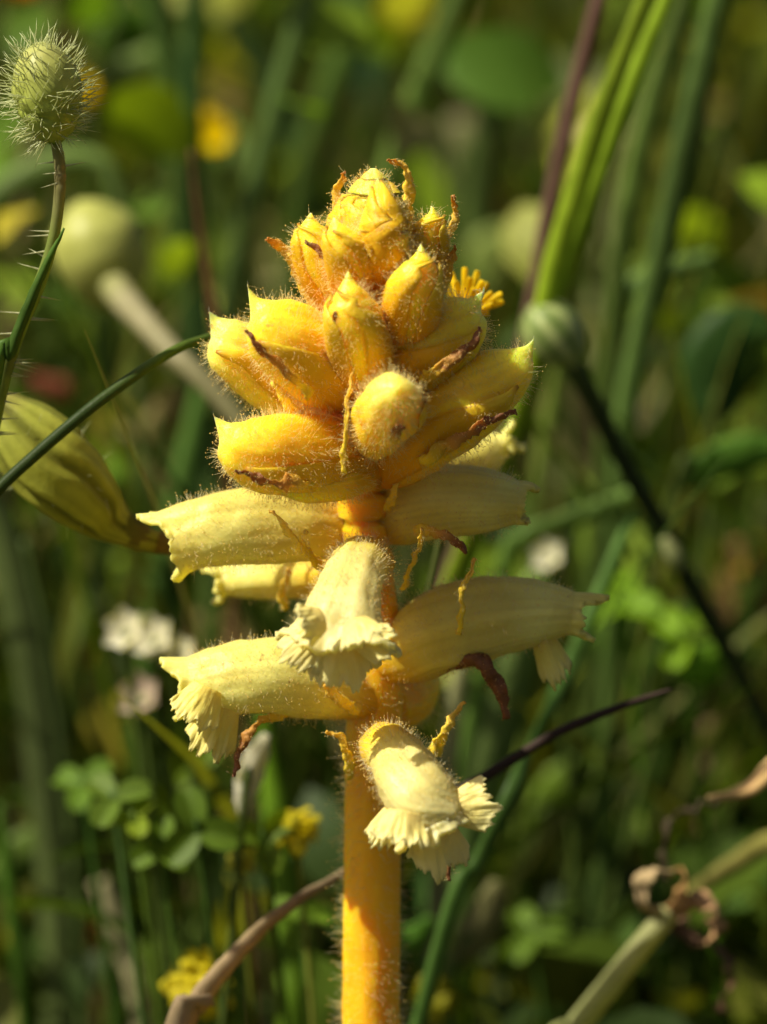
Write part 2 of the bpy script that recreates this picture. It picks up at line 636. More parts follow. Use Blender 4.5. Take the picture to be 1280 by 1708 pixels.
# stem
foot = at(622, 1700, 0)
stem_secs = [(624, 2700, 0, 62, 62), (622, 2200, 0, 56, 56), (620, 1760, 0, 49, 49), (620, 1600, 0, 47, 47), (621, 1430, 0, 47, 47), (624, 1270, 0, 47, 47), (626, 1130, 0, 46, 46),
             (618, 990, 0, 42, 42), (604, 860, 0, 38, 40), (612, 730, 0, 44, 44), (618, 600, 0, 50, 50), (620, 480, 0, 46, 46), (622, 390, 0, 34, 34), (622, 330, 0, 14, 14)]
V, C, T, S, Up = tube(stem_secs, per=8, ang=40, lump=0.06, seed=2.0, prof=lambda t, p: 1 + 0.012 * math.sin(5 * p) + 0.008 * math.sin(11 * p))
vv, ff = tube_mesh(V)
zz = vv[:, 2]
tcol = np.interp(zz, [60, 100, 130, 160], [0, 0.3, 0.5, 1.0])
mot = np.array([noise.noise(Vector((q[0] * 0.5, q[1] * 0.5, q[2] * 0.12))) + 0.6 * noise.noise(Vector(tuple(q * 0.9))) for q in vv])[:, None]
stem = build('stem', vv, ff, M_STEM, spike, col=ramp_col([(0, (0.90, 0.52, 0.015)), (1, (0.92, 0.53, 0.018))], tcol) * (1 + mot * np.array([0.05, 0.16, 0.3])))
add_hairs(stem, V[12:], 4200, rng, L=(0.4, 1.7), mat=M_HAIRP, r=0.019, gland=0.06)


def flower(secs, cols, tip='bud', per=9, ang=64, lump=0.06, beak=0.0, ruf=0.5, ridge=0.13, sep=(), hairs=1500, seed=0.0, pale=False, lobes=(), lips=None, hair_len=(0.45, 1.15), label=None, prof=None):
    """Corolla (part) with hairs and lip lobes (sub-parts). cols: colour stops along the tube."""
    f = prof or (lambda t, p: 1 + ridge * (0.35 + 0.65 * t) * (abs(math.cos(1.5 * p + seed)) - 0.6) + 0.012 * math.sin(7 * p + seed) + 0.006 * math.sin(15 * p))
    V, C, T, S, Up = tube(secs, per=per, ang=ang, lump=lump, seed=seed, prof=f, beak=beak, wrinkle=0.034 if tip == 'open' else 0.018)
    n = len(V)
    tt = np.repeat(np.linspace(0, 1, n), ang)
    if tip == 'open':
        # the mouth: an uneven, notched and slightly flared edge
        ex, fl, jag = lips or (1.6, 0.35, 0.35)
        base, t0 = V[-1], T[-1]
        rad = unit(base - C[-1])
        rings = []
        ph = np.linspace(0, 2 * math.pi, ang, endpoint=False)
        for k in range(1, 9):
            s = k / 8
            ring = np.empty((ang, 3))
            for j in range(ang):
                cp, sp = math.cos(ph[j]), math.sin(ph[j])
                up, lo = max(0.0, sp), max(0.0, -sp)
                Lh = ex * (0.35 + 0.95 * up ** 2 + 0.75 * lo * (0.7 + 0.3 * math.cos(6 * ph[j])) + 0.20 * math.cos(4 * ph[j]))
                Lh *= 1 + 0.35 * noise.noise(Vector((cp * 1.8, sp * 1.8, seed)))
                jit = jag * (noise.noise(Vector((cp * 6, sp * 6, seed + 5))) + 0.9 * noise.noise(Vector((cp * 15, sp * 15, seed + 8)))) * s ** 3
                bend = fl * s * s * (1 + 0.8 * lo)
                rf = ruf * s ** 1.5 * (noise.noise(Vector((cp * 3.2, sp * 3.2, s * 0.6 + seed))) * 1.5 + 0.35 * noise.noise(Vector((cp * 8, sp * 8, s * 0.8 + seed))))
                ring[j] = base[j] + t0 * (Lh * s + jit) + rad[j] * (ex * bend + rf)
            rings.append(ring)
        V = np.concatenate([V, np.array(rings)])
        tt = np.concatenate([tt, np.ones(8 * ang) * 1.0])
        vv, ff = tube_mesh(V, True, False)
        tt = np.append(tt, 0.0)
    else:
        vv, ff = tube_mesh(V, True, True)
        tt = np.append(tt, [0.0, 1.0])
    pa = np.tile(np.linspace(0, 2 * math.pi, ang, endpoint=False), len(V))
    pa = np.append(pa, np.zeros(len(tt) - len(pa)))
    vein = np.array([abs(noise.noise(Vector((math.cos(p) * 6, math.sin(p) * 6, t * 1.1 + seed)))) for p, t in zip(pa, tt)])
    blotch = np.array([noise.noise(Vector(tuple(q * 0.22))) for q in vv])
    col = ramp_col(cols, tt) * (0.90 + 0.16 * np.minimum(1, vein * 3.0))[:, None]
    col = col * (1 + np.outer(np.clip(blotch, -0.5, 0.5), (0.06, 0.12, 0.35)))
    o = build('flower', vv, ff, M_TUBE if tip == 'open' else M_PETAL, spike, col=col, solid=0.55 if tip == 'open' else 0.0)
    if label:
        o['label'] = label
    skip = max(1, int(n * 0.08))
    add_hairs(o, V[skip:n], hairs, rng, L=hair_len, mat=M_HAIRP if pale else M_HAIR)
    for sp in sep:
        sepal(o, V[:n], *sp, seed=seed)
    for L in lobes:
        lip_lobe(o, cols[-1][1], seed=seed + len(o.children), **L)
    return o, V


def sepal(parent, V, direction, w0, t1, lift, seed=0.0, cols=None):
    """A broad-based pointed scale lying against the tube, on the side turned to a direction."""
    n, m, _ = V.shape
    cen = V.mean(1)
    i0 = int(n * t1 * 0.5)
    a0 = int(np.argmax(unit(V[i0] - cen[i0]) @ unit(direction)))
    na, nr = 9, 16
    G = np.empty((nr, na, 3))
    for i in range(nr):
        s_ = i / (nr - 1)
        x = s_ * t1 * (n - 1)
        i1 = min(n - 2, int(x))
        fr = x - i1
        ring = V[i1] * (1 - fr) + V[i1 + 1] * fr
        c = ring.mean(0)
        wd = w0 * (1 - s_ ** 1.7) + 0.03
        for j in range(na):
            u = -1 + 2 * j / (na - 1)
            y = (a0 + (u * wd + 0.12 * math.sin(3 * s_ + seed)) * m / 6.2832) % m
            j1 = int(y) % m
            q = ring[j1] * (1 - (y - int(y))) + ring[(j1 + 1) % m] * (y - int(y))
            out = unit(q - c)
            G[i, j] = q + out * (0.06 + 0.17 * (1 - u * u) + lift * s_ ** 3 + 0.25 * nz(q, 0.8, seed) * s_)
    t = np.repeat(np.linspace(0, 1, nr), na)
    o = build('calyx_lobe', G.reshape(-1, 3), grid_faces(nr, na, wrap=False), M_SEPAL, parent, col=ramp_col(cols or [(0, AMBER), (0.3, lerp(AMBER, GOLD, 0.5)), (0.55, GOLD), (0.88, YEL), (0.97, (0.80, 0.50, 0.05)), (1, (0.5, 0.24, 0.03))], t), solid=0.22)
    add_hairs(parent, G, 110, rng, L=(0.4, 1.2), wrap=False, lean=unit(np.asarray(direction, float)) * 2.0)
    return o


def lip_lobe(parent, colour, at_, to, spread=0.9, curl=0.0, pleat=0.5, k=7, seed=0.0, aspect=1.0, jag=0.34):
    """A fan-shaped crimped lip lobe: at_ = (px, py, Y) root, to = (px, py, Y) middle of its edge."""
    O, E = at(*at_), at(*to)
    D = E - O
    L = np.linalg.norm(D)
    D = D / L
    view = unit(CAM - O)
    W = unit(np.cross(D, view))
    Nn = unit(np.cross(W, D))
    if np.dot(Nn, view) < 0:
        Nn = -Nn
    nr, na = 14, 70
    spread, pleat = spread * 0.95, pleat * 1.15
    V = np.empty((nr, na, 3))
    for i in range(nr):
        r = 0.06 + 0.94 * i / (nr - 1)
        for j in range(na):
            u = -1 + 2 * j / (na - 1)
            ed = 1.0 - 0.22 * abs(u) ** 2.5
            ed += jag * (0.9 * noise.noise(Vector((u * 3.0, seed, 0))) + 0.4 * noise.noise(Vector((u * 11, seed, 3)))) * r ** 3 + 0.09 * noise.noise(Vector((u * 27, seed, 9))) * r ** 8
            tw = L * math.sin(min(1.35, spread)) * aspect
            q = O + D * L * r * ed + W * u * tw * (0.42 + 0.58 * r ** 0.8)
            wob = u + 0.16 * noise.noise(Vector((u * 2.3, r * 1.2, seed * 3)))
            amp = pleat * (0.45 + 0.9 * abs(noise.noise(Vector((u * 2.0, seed, 7.0)))))
            q = q + Nn * (amp * r ** 1.5 * 1.7 * noise.noise(Vector((wob * k * 0.24, r * 1.8, seed * 2.0))) + curl * L * r ** 2.2 - 0.25 * L * u * u * (0.6 + 0.4 * r))
            q = q + Nn * r * (0.30 * noise.noise(Vector((u * 5, r * 3, seed))) + 0.08 * noise.noise(Vector((u * 22, r * 1.5, seed + 4))))
            q = q + D * 0.25 * r * noise.noise(Vector((u * 6, r * 3, seed + 11)))
            V[i, j] = q
    t = np.repeat(np.linspace(0, 1, nr), na)
    c = ramp_col([(0, lerp(colour, GOLD, 0.35)), (0.6, lerp(colour, CREAM, 0.4)), (1, lerp(colour, (0.90, 0.84, 0.42), 0.5))], t)
    o = build('lip_lobe', V.reshape(-1, 3), grid_faces(nr, na, wrap=False), M_LOBE, parent, col=c, solid=0.16)
    return o


def bract(pts, stops, name='bract', across=5, fold=0.5, hairs=160, ruffle=0.7, thick=0.12, slim=0.72, mat=None, parent=None, seed=1.0, hl=(0.3, 0.75), side=None, twist=0.0):
    pts = [(*p[:3], p[3] * slim) for p in pts]
    V = ribbon(pts, per=12, across=across, fold=fold, ruffle=ruffle, seed=seed, side=side, twist=twist)
    t = np.repeat(np.linspace(0, 1, V.shape[0]), across)
    o = build(name, V.reshape(-1, 3), grid_faces(V.shape[0], across, wrap=False), M_BRACT, parent or spike, col=ramp_col(stops, t), solid=thick)
    if hairs:
        add_hairs(o, V, hairs, rng, L=hl, mat=mat or M_HAIR, wrap=False, both=True, r=0.022, gland=0.045)
    return o


G2Y = [(0, AMBER), (0.35, GOLD), (0.75, YEL), (1, CREAM)]
BUD = [(0, AMBER), (0.4, GOLD), (0.8, YEL), (1, (0.88, 0.70, 0.20))]
MIDC = [(0, AMBER), (0.22, lerp(AMBER, GOLD, 0.5)), (0.38, GOLD), (0.65, YEL), (1, CREAM)]
OPEN = [(0, AMBER), (0.10, GOLD), (0.26, CREAM), (0.6, PALE), (1, PALE)]
FRONT = [(0, GOLD), (0.22, YEL), (0.45, (0.90, 0.84, 0.36)), (1, (0.91, 0.87, 0.46))]
BROWN = [(0, GOLD), (0.3, (0.5, 0.24, 0.04)), (0.6, (0.20, 0.075, 0.02)), (1, (0.13, 0.05, 0.018))]
YBR = [(0, GOLD), (0.6, (0.85, 0.50, 0.06)), (0.85, (0.55, 0.24, 0.03)), (1, (0.32, 0.12, 0.02))]
YTOOTH = [(0, GOLD), (0.7, (0.86, 0.55, 0.07)), (1, (0.7, 0.36, 0.04))]

# --- the cone of buds at the top
flower([(622, 470, 0, 60, 60), (622, 420, -3, 76, 74), (620, 370, -4, 68, 66), (621, 325, -4, 44, 44), (623, 297, -4, 22, 22), (623, 281, -4, 5, 5)], BUD, hairs=1900, seed=1.1, lump=0.09, sep=(((-0.5, -1, 0), 0.6, 0.8, 0.2), ((0.7, -1, 0), 0.6, 0.9, 0.3), ((-1, -0.2, 0), 0.6, 0.75, 0.3), ((1, -0.1, 0), 0.6, 0.8, 0.3)),
       prof=lambda t, p: 1 + 0.05 * math.cos(5 * p + 0.7) * (0.3 + t) + 0.02 * math.sin(11 * p), hair_len=(0.4, 1.0))
flower([(600, 500, -4, 38, 38), (586, 445, -9, 44, 44), (574, 412, -11, 36, 38), (565, 390, -11.5, 22, 23), (560, 374, -11.5, 9, 10), (558, 363, -11.5, 1, 1)], BUD, hairs=700, seed=2.2, sep=(((-0.6, -1, 0.1), 0.75, 0.8, 0.3), ((0.8, -0.7, 0), 0.6, 0.7, 0.25)), lump=0.09)
flower([(640, 470, -4, 40, 40), (640, 410, -10, 46, 44), (638, 365, -10.5, 36, 36), (635, 335, -10, 22, 22), (632, 314, -9, 9, 9), (630, 298, -8, 1, 1)], BUD, hairs=700, seed=2.7, sep=(((-0.5, -1, 0), 0.7, 0.75, 0.2), ((0.9, -0.6, 0), 0.8, 0.85, 0.3)), lump=0.08)
flower([(590, 520, 0, 40, 42), (550, 455, -4, 46, 48), (527, 412, -5.5, 38, 40), (520, 386, -6, 24, 25), (518, 368, -6, 10, 10), (519, 355, -6, 1, 1)], BUD, hairs=900, seed=3.3, sep=(((0.4, -1, 0), 0.7, 0.75, 0.3), ((-1, -0.3, 0), 0.7, 0.8, 0.3)), lump=0.08)
flower([(670, 480, 0, 36, 40), (700, 425, -2, 42, 44), (716, 390, -3, 32, 33), (721, 370, -3.5, 20, 20), (722, 356, -3.5, 8, 9), (720, 344, -3.5, 1, 1)], BUD, hairs=800, seed=4.4, sep=(((-0.5, -1, 0), 0.7, 0.75, 0.3), ((0.9, -0.5, 0), 0.6, 0.7, 0.3)), lump=0.08)
flower([(668, 560, -6, 46, 46), (686, 505, -11, 50, 50), (696, 468, -13, 42, 43), (702, 442, -13.5, 26, 27), (703, 424, -13.5, 11, 11), (702, 408, -13.5, 1, 1)], BUD, hairs=900, seed=5.5, sep=(((-0.5, -1, 0), 0.65, 0.72, 0.3), ((0.9, -0.6, -0.2), 0.7, 0.66, 0.3)), lump=0.10)
flower([(614, 640, -6, 50, 50), (600, 580, -11, 58, 54), (590, 530, -14, 50, 47), (585, 496, -14.5, 31, 30), (582, 472, -14.5, 12, 12), (581, 453, -14.5, 1, 1)], BUD, hairs=1200, seed=6.6, sep=(((-0.7, -1, -0.1), 0.6, 0.66, 0.3), ((0.9, -0.8, 0), 0.7, 0.72, 0.3)), lump=0.09)
bract([(600, 430, 3, 24), (575, 370, 1, 22), (562, 325, 0, 11), (570, 298, 0, 6), (577, 284, -1, 3)], YBR, hairs=240, seed=3)
bract([(650, 420, 3, 26), (676, 350, 1, 20), (682, 308, 0, 10), (676, 282, 0, 6), (660, 270, -1, 5), (646, 266, -2, 3)], YBR, hairs=260, seed=4)
bract([(700, 480, 2, 22), (735, 420, 0, 16), (752, 380, 0, 9), (760, 350, 0, 6), (753, 326, -1, 3)], YBR, hairs=240, seed=5)
bract([(700, 540, 0, 26), (736, 480, -2, 18), (752, 440, -3, 10), (759, 408, -4, 4)], YBR, hairs=200, seed=6)
bract([(545, 530, 0, 24), (512, 480, -2, 18), (490, 438, -3, 11), (468, 412, -3, 9), (446, 400, -4, 5)], YBR, hairs=260, seed=7)
bract([(590, 660, -9, 14), (572, 600, -13.5, 11), (560, 555, -15.5, 8), (558, 520, -16.5, 3)], BROWN, hairs=70, seed=8)
bract([(560, 455, -9, 7), (545, 430, -10.5, 7), (528, 415, -11, 5), (512, 408, -11.5, 3)], BROWN, hairs=40, seed=8.5)

# --- second tier
flower([(600, 655, 0, 52, 60), (545, 615, -7, 70, 68), (490, 572, -10, 68, 66), (450, 548, -11, 54, 52), (430, 536, -11, 36, 34), (421, 531, -11, 16, 16), (419, 530, -11, 3, 3)], MIDC, beak=3.6, hairs=1900, seed=7.7, sep=(((0.3, -1, -0.5), 0.6, 0.55, 0.3),), lump=0.045)
flower([(640, 625, -2, 52, 56), (700, 588, -7, 70, 66), (748, 556, -8, 62, 58), (780, 534, -8, 46, 44), (794, 524, -8, 30, 28), (800, 519, -8, 13, 12), (802, 518, -8, 3, 3)], MIDC, beak=2.3, hairs=1800, seed=8.8, sep=(((-0.2, -1, -0.6), 0.6, 0.6, 0.3),), lump=0.06)
flower([(590, 700, 2, 44, 50), (500, 655, 2, 54, 54), (435, 615, 1, 58, 52), (388, 582, 0, 50, 44), (364, 568, 0, 36, 32), (355, 563, 0, 17, 16), (353, 562, 0, 3, 3)], [(0, AMBER), (0.3, YEL), (0.65, CREAM), (1, PALE)], hairs=1600, seed=9.9, sep=(((0.2, -1, 0), 0.6, 0.6, 0.3),), lump=0.10, beak=3.0)
bract([(520, 660, -13, 12), (470, 612, -16, 10), (430, 580, -17.5, 9), (412, 550, -17, 3)], BROWN, hairs=90, seed=9)
bract([(700, 640, -12, 16), (745, 605, -14, 12), (785, 575, -14, 9), (802, 545, -13, 4)], BROWN, hairs=90, seed=10)

# --- third tier
flower([(650, 770, -1, 52, 56), (720, 708, -6, 72, 66), (790, 660, -8, 67, 60), (842, 628, -8, 50, 44), (872, 609, -8, 30, 27), (884, 602, -8, 13, 12), (888, 600, -8, 3, 3)], MIDC, beak=2.3, hairs=2000, seed=10.1, sep=(((-0.2, -1, -0.5), 0.6, 0.55, 0.35),), lump=0.06)
flower([(622, 735, -4, 40, 42), (634, 708, -11, 48, 48), (650, 684, -16, 50, 52), (658, 662, -19.5, 40, 44), (661, 652, -21.5, 25, 28), (662, 648, -22.3, 6, 6)], [(0, AMBER), (0.4, GOLD), (0.7, CREAM), (1, CREAM)], hairs=1500, seed=11.2, sep=(((0.9, -0.5, 0.2), 0.6, 0.6, 0.3),), lump=0.13)
flower([(600, 770, -2, 50, 54), (530, 760, -8, 68, 62), (455, 756, -11, 68, 62), (408, 748, -12, 54, 48), (382, 740, -12, 36, 32), (370, 735, -12, 17, 16), (367, 734, -12, 3, 3)], MIDC, beak=2.8, hairs=2100, seed=12.3, sep=(((0.2, -1, -0.4), 0.6, 0.5, 0.3),), lump=0.05)
flower([(600, 790, -3, 30, 40), (560, 800, -8, 36, 44), (500, 806, -10, 30, 40), (450, 800, -11, 14, 24), (420, 792, -11, 4, 8)], [(0, AMBER), (0.5, GOLD), (1, YEL)], hairs=700, seed=12.9, lump=0.08)
bract([(700, 775, -10, 18), (760, 735, -13, 13), (815, 705, -13, 10), (862, 688, -12, 4)], BROWN, hairs=150, seed=11, ruffle=0.9)
bract([(540, 810, -12, 14), (480, 808, -16, 13), (430, 800, -17, 9), (393, 782, -17, 3)], BROWN, hairs=140, seed=12, ruffle=0.9)
bract([(655, 738, -17, 12), (662, 724, -20, 11), (670, 712, -21.5, 6)], BROWN, hairs=60, seed=13, ruffle=0.5)
bract([(572, 790, -14, 7), (576, 720, -16, 6), (582, 660, -16, 5), (590, 620, -15, 2)], YTOOTH, name='calyx_tooth', hairs=170, seed=14)
bract([(525, 720, -5, 14), (488, 680, -8, 12), (462, 645, -9, 9), (450, 610, -9, 3)], [(0, GOLD), (1, YEL)], name='calyx_tooth', hairs=140, seed=14.5)

# --- fourth tier: open cream tubes
flower([(606, 902, 2, 22, 22), (574, 896, 2, 34, 30), (522, 881, 0.5, 52, 46), (450, 878, -1, 60, 52), (378, 883, -2, 57, 50), (330, 892, -2, 54, 46), (302, 902, -2, 54, 42)], OPEN, tip='open', hairs=2000, seed=13.4, lump=0.06, pale=True, lips=(2.0, 0.15, 0.5))
flower([(612, 886, 2, 24, 24), (652, 864, 2, 44, 34), (702, 843, 0.5, 56, 48), (765, 834, -1, 55, 50), (822, 835, -2, 46, 44), (862, 838, -2, 32, 32)], OPEN, tip='open', hairs=1700, seed=14.9, lump=0.06, pale=True, lips=(1.3, 0.0, 0.35))
flower([(640, 800, 8, 34, 40), (730, 785, 13, 42, 42), (790, 765, 16, 38, 38), (825, 748, 17, 26, 26), (842, 738, 17, 12, 12)], OPEN, tip='open', hairs=700, seed=15.6, lump=0.06, pale=True)
flower([(600, 960, 4, 30, 36), (520, 955, 9, 40, 42), (450, 958, 12, 38, 40), (400, 965, 13, 30, 32), (375, 970, 13, 22, 22)], OPEN, tip='open', hairs=700, seed=16.7, lump=0.06, pale=True)
bract([(560, 950, -5, 12), (510, 925, -9, 9), (482, 890, -10, 8), (465, 862, -10, 5), (448, 850, -9, 2)], YTOOTH, name='calyx_tooth', hairs=170, seed=15)
bract([(540, 955, -6, 9), (504, 905, -10, 5), (508, 884, -11, 4), (515, 888, -11, 2)], YTOOTH, name='calyx_tooth', hairs=70, seed=15.5)
bract([(670, 985, -4, 8), (690, 935, -7, 6), (702, 900, -9, 5), (704, 880, -10, 2)], YTOOTH, name='calyx_tooth', hairs=140, seed=16)
bract([(646, 850, -2, 9), (660, 815, -4.5, 7), (668, 788, -4.5, 3)], YTOOTH, name='calyx_tooth', hairs=90, seed=16.5)
bract([(690, 882, -5, 11), (735, 892, -8, 10), (766, 908, -8, 11), (780, 922, -8, 4)], BROWN, hairs=140, seed=17, ruffle=0.6)
bract([(475, 1020, 6, 9), (470, 985, 5, 9), (480, 950, 4, 4)], YTOOTH, name='calyx_tooth', hairs=120, seed=18)

# --- fifth tier
flower([(612, 935, -4, 38, 42), (600, 945, -12, 42, 44), (584, 978, -18, 46, 48), (572, 1024, -21, 50, 60), (566, 1056, -22, 50, 78)], FRONT, tip='open', hairs=1700, seed=17.8, lump=0.10, pale=True, lips=(2.2, 0.45, 0.7), ruf=1.1,
       lobes=[dict(at_=(560, 1062, -25), to=(565, 1146, -24), spread=0.72, pleat=0.55, k=8, curl=0.05),
              dict(at_=(540, 1050, -25), to=(492, 1108, -24), spread=0.6, pleat=0.5, k=6, curl=0.1),
              dict(at_=(590, 1060, -25), to=(650, 1078, -25), spread=0.65, pleat=0.5, k=6, curl=0.15),
              dict(at_=(545, 1030, -27), to=(500, 1046, -29), spread=0.8, pleat=0.35, k=5, curl=0.1),
              dict(at_=(590, 1030, -27), to=(608, 1070, -29.5), spread=0.9, pleat=0.35, k=6, curl=0.1)],
       label='cream flower facing forward with crimped lip, above the bare stem')
flower([(630, 1110, 0, 32, 36), (680, 1086, -1, 52, 50), (735, 1054, -2, 66, 60), (805, 1034, -2, 66, 58), (880, 1024, -2, 53, 48), (930, 1022, -2, 40, 38), (952, 1024, -2, 32, 30)], OPEN, tip='open', hairs=2100, seed=18.9, lump=0.06, pale=True, lips=(2.2, 0.05, 0.5),
       lobes=[dict(at_=(900, 1048, -3), to=(934, 1134, -3), spread=0.32, pleat=0.4, k=5, curl=0.08)])
flower([(622, 1170, 0, 30, 36), (570, 1152, -2, 46, 48), (520, 1138, -4, 58, 56), (450, 1130, -6, 59, 55), (380, 1136, -6, 55, 50), (322, 1144, -6, 42, 42)], OPEN, tip='open', hairs=2000, seed=20.0, lump=0.06, pale=True, lips=(2.2, 0.15, 0.5),
       lobes=[dict(at_=(378, 1168, -9), to=(342, 1256, -9), spread=0.5, pleat=0.55, k=7, curl=0.1),
              dict(at_=(350, 1142, -10), to=(316, 1205, -11), spread=0.75, pleat=0.45, k=6, curl=0.15)])
bract([(700, 1118, -3, 20), (760, 1104, -5, 14), (806, 1110, -6, 15), (832, 1150, -6, 14), (846, 1200, -6, 7)], [(0, AMBER), (0.2, (0.25, 0.10, 0.02)), (0.5, (0.13, 0.05, 0.018)), (1, (0.16, 0.06, 0.02))], hairs=260, seed=19, ruffle=0.9, slim=0.95, mat=M_HAIRB)
bract([(490, 1190, -6, 9), (432, 1204, -9, 7), (408, 1240, -10, 6), (395, 1270, -10, 4), (388, 1294, -10, 3)], BROWN, hairs=130, seed=20, ruffle=0.9, slim=0.95, mat=M_HAIRB)
bract([(768, 1060, -7, 8), (772, 1000, -8, 6), (782, 962, -8, 5), (795, 932, -8, 3)], YTOOTH, name='calyx_tooth', hairs=120, seed=21)
bract([(586, 1300, -6, 8), (580, 1262, -9, 9), (570, 1232, -10, 7), (545, 1218, -10, 3)], YTOOTH, hairs=120, seed=22)
bract([(600, 1190, -5, 18), (565, 1165, -8, 15), (545, 1140, -9, 6)], YTOOTH, name='calyx_tooth', hairs=220, seed=23)
flower([(650, 1180, 4, 46, 40), (690, 1160, 7, 44, 36), (712, 1130, 8, 26, 24), (722, 1110, 8, 6, 6)], [(0, AMBER), (0.5, GOLD), (1, CREAM)], hairs=500, seed=21.3)

# --- lowest flower
flower([(638, 1245, -7, 36, 36), (656, 1256, -18, 38, 40), (680, 1292, -23, 46, 52), (702, 1332, -25, 54, 62), (714, 1358, -25, 54, 70)], FRONT, tip='open', hairs=1800, seed=22.5, lump=0.11, pale=True, lips=(1.7, 0.4, 0.7), ruf=1.0,
       prof=lambda t, p: 1 + 0.07 * max(0, math.cos(p - math.pi / 2)) ** 6 * t + 0.02 * math.sin(5 * p),
       lobes=[dict(at_=(675, 1348, -30), to=(665, 1410, -32), spread=0.95, pleat=0.5, k=9, curl=0.18),
              dict(at_=(720, 1368, -28), to=(738, 1452, -27), spread=0.62, pleat=0.5, k=8, curl=0.05),
              dict(at_=(748, 1352, -27), to=(822, 1338, -27), spread=0.72, pleat=0.5, k=7, curl=0.1),
              dict(at_=(655, 1352, -27), to=(628, 1412, -27), spread=0.45, pleat=0.4, k=5, curl=0.02)],
       label='lowest cream flower hanging in front of the bare stem')
bract([(722, 1262, -8, 16), (738, 1228, -10, 12), (755, 1198, -10, 8), (776, 1170, -10, 3)], YTOOTH, name='calyx_tooth', hairs=170, seed=24)
bract([(735, 1400, -10, 10), (745, 1440, -12, 10), (752, 1470, -12, 5)], BROWN, hairs=60, seed=25)


# ------------------------------------------------------------------ neighbours of the spike
def px_of(P):
    v = np.asarray(P, float) - CAM
    d = float(np.dot(v, F))
    return 640 + float(np.dot(v, R)) / d / K, 854 - float(np.dot(v, U)) / d / K, float(P[1]) if P[1] < 42 else 42 + (float(P[1]) - 64) / 1.5


def to_ground(pts, dx=0.0, dy=0.0, k=1.0):
    """Adds the foot of a stalk: on down to the soil from its last point."""
    last = pts[-1]
    P = at(last[0], last[1], last[2])
    prev = at(pts[-2][0], pts[-2][1], pts[-2][2])
    hz = max(P[2], 1.0)
    d = P - prev
    sl = d[0] / min(d[2], -1e-3) if d[2] < 0 else 0.0
    out = list(pts)
    for f in (0.5, 1.0):
        q = np.array([P[0] - max(-0.5, min(0.5, sl)) * hz * f * 0.5 + dx * f, P[1] + dy * f, P[2] * (1 - f) - 5 * f])
        x, y, Y = px_of(q)
        out.append((x, y, Y, last[3] * k * mmpx(P) / mmpx(q)))
    return out


def stalk(name, pts, stops, parent=None, label=None, cat=None, group=None, ang=10, lump=0.02, mat=None, per=7):
    pts = [(p[0], p[1], p[2], p[3], p[3]) for p in pts]
    V, C, T, S, Up = tube(pts, per=per, ang=ang, lump=lump, seed=pts[0][0] * 0.01)
    vv, ff = tube_mesh(V)
    t = np.append(np.repeat(np.linspace(0, 1, len(V)), ang), [0, 1])
    base = None if parent is not None else C[int(np.argmin(C[:, 2]))]
    o = build(name, vv, ff, mat or M_LEAF, parent, col=ramp_col(stops, t), base=base)
    o_tag = tag(o, label, cat, group)
    return o_tag, V


def blade(name, pts, col, label, cat='grass blade', group=None, fold=0.35, twist=0.3, mat=None, across=5, foot=True, dx=0.0, dy=0.0):
    if foot:
        pts = to_ground(pts, dx, dy, 0.8)
    V = ribbon(pts, per=8, across=across, fold=fold, twist=twist, ruffle=0.15, seed=pts[0][0] * 0.013)
    n = V.shape[0]
    c0 = np.asarray(col) * (np.array([1.05, 1.3, 1.0]) if col[1] > col[0] else 1.3)
    t = np.repeat(np.linspace(0, 1, n), across)
    u = np.tile(np.abs(np.linspace(-1, 1, across)), n)
    c = c0[None] * (0.9 + 0.25 * np.sin(9 * t + pts[0][0]))[:, None] * (1.12 - 0.22 * u)[:, None]
    base = V.reshape(-1, 3)[int(np.argmin(V[..., 2]))]
    o = build(name, V.reshape(-1, 3), grid_faces(n, across, wrap=False), mat or M_LEAF, col=c, base=base, solid=0.12)
    return tag(o, label, cat, group)


def child_copy(src, parent):
    o = src.copy()
    COL.objects.link(o)
    o.parent = parent
    o.matrix_parent_inverse = Matrix.Translation(-Vector(WORLD[parent.name]))
    WORLD[o.name] = (0, 0, 0)
    return o


# --- bristly poppy bud with its nodding stalk
pop = thing('poppy_bud', 'bristly green poppy bud on a thin spiny stalk', 'flower bud', at(-40, 800, 0) * np.array([1, 1, 0]))
bud_secs = [(93, 240, 0, 10, 10), (91, 225, 0, 26, 26), (86, 195, -1, 48, 48), (80, 155, -1, 57, 57), (74, 115, -1, 51, 51), (70, 85, -1, 32, 32), (68, 70, -1, 8, 8)]
V, C, T, S, Up = tube(bud_secs, per=8, ang=36, lump=0.04, seed=4, prof=lambda t, p: 1 - 0.07 * math.exp(-((p - 3.9) / 0.16) ** 2) + 0.02 * math.cos(4 * p))
vv, ff = tube_mesh(V)
t = np.append(np.repeat(np.linspace(0, 1, len(V)), 36), [0, 1])
M_BUDSKIN = leaf_material('bud_skin', rough=0.4, trans=0.15)
bud = build('bud', vv, ff, M_BUDSKIN, pop, col=ramp_col([(0, (0.13, 0.22, 0.03)), (0.4, (0.34, 0.40, 0.07)), (0.8, (0.46, 0.46, 0.14)), (1, (0.40, 0.42, 0.14))], t))
rp = np.random.default_rng(9)
P, Nn = sample_surface(V[3:], 460, rp)
v, f, idx = hair_mesh(P, unit(Nn * 1.0 + np.array([0.05, 0, 0.35])), rp.uniform(1.2, 3.5, 460), 0.06, rp, 0.0, bend=0.4)
tag(build('bristles', v, f, M_SPINE, bud), kind='stuff')
pstem = [(93, 232, 0, 9), (101, 290, 0, 10), (96, 360, 0, 10), (84, 420, 0, 10), (64, 480, 0, 11), (36, 545, 0, 11), (10, 620, 0, 12), (-14, 720, 0, 13)]
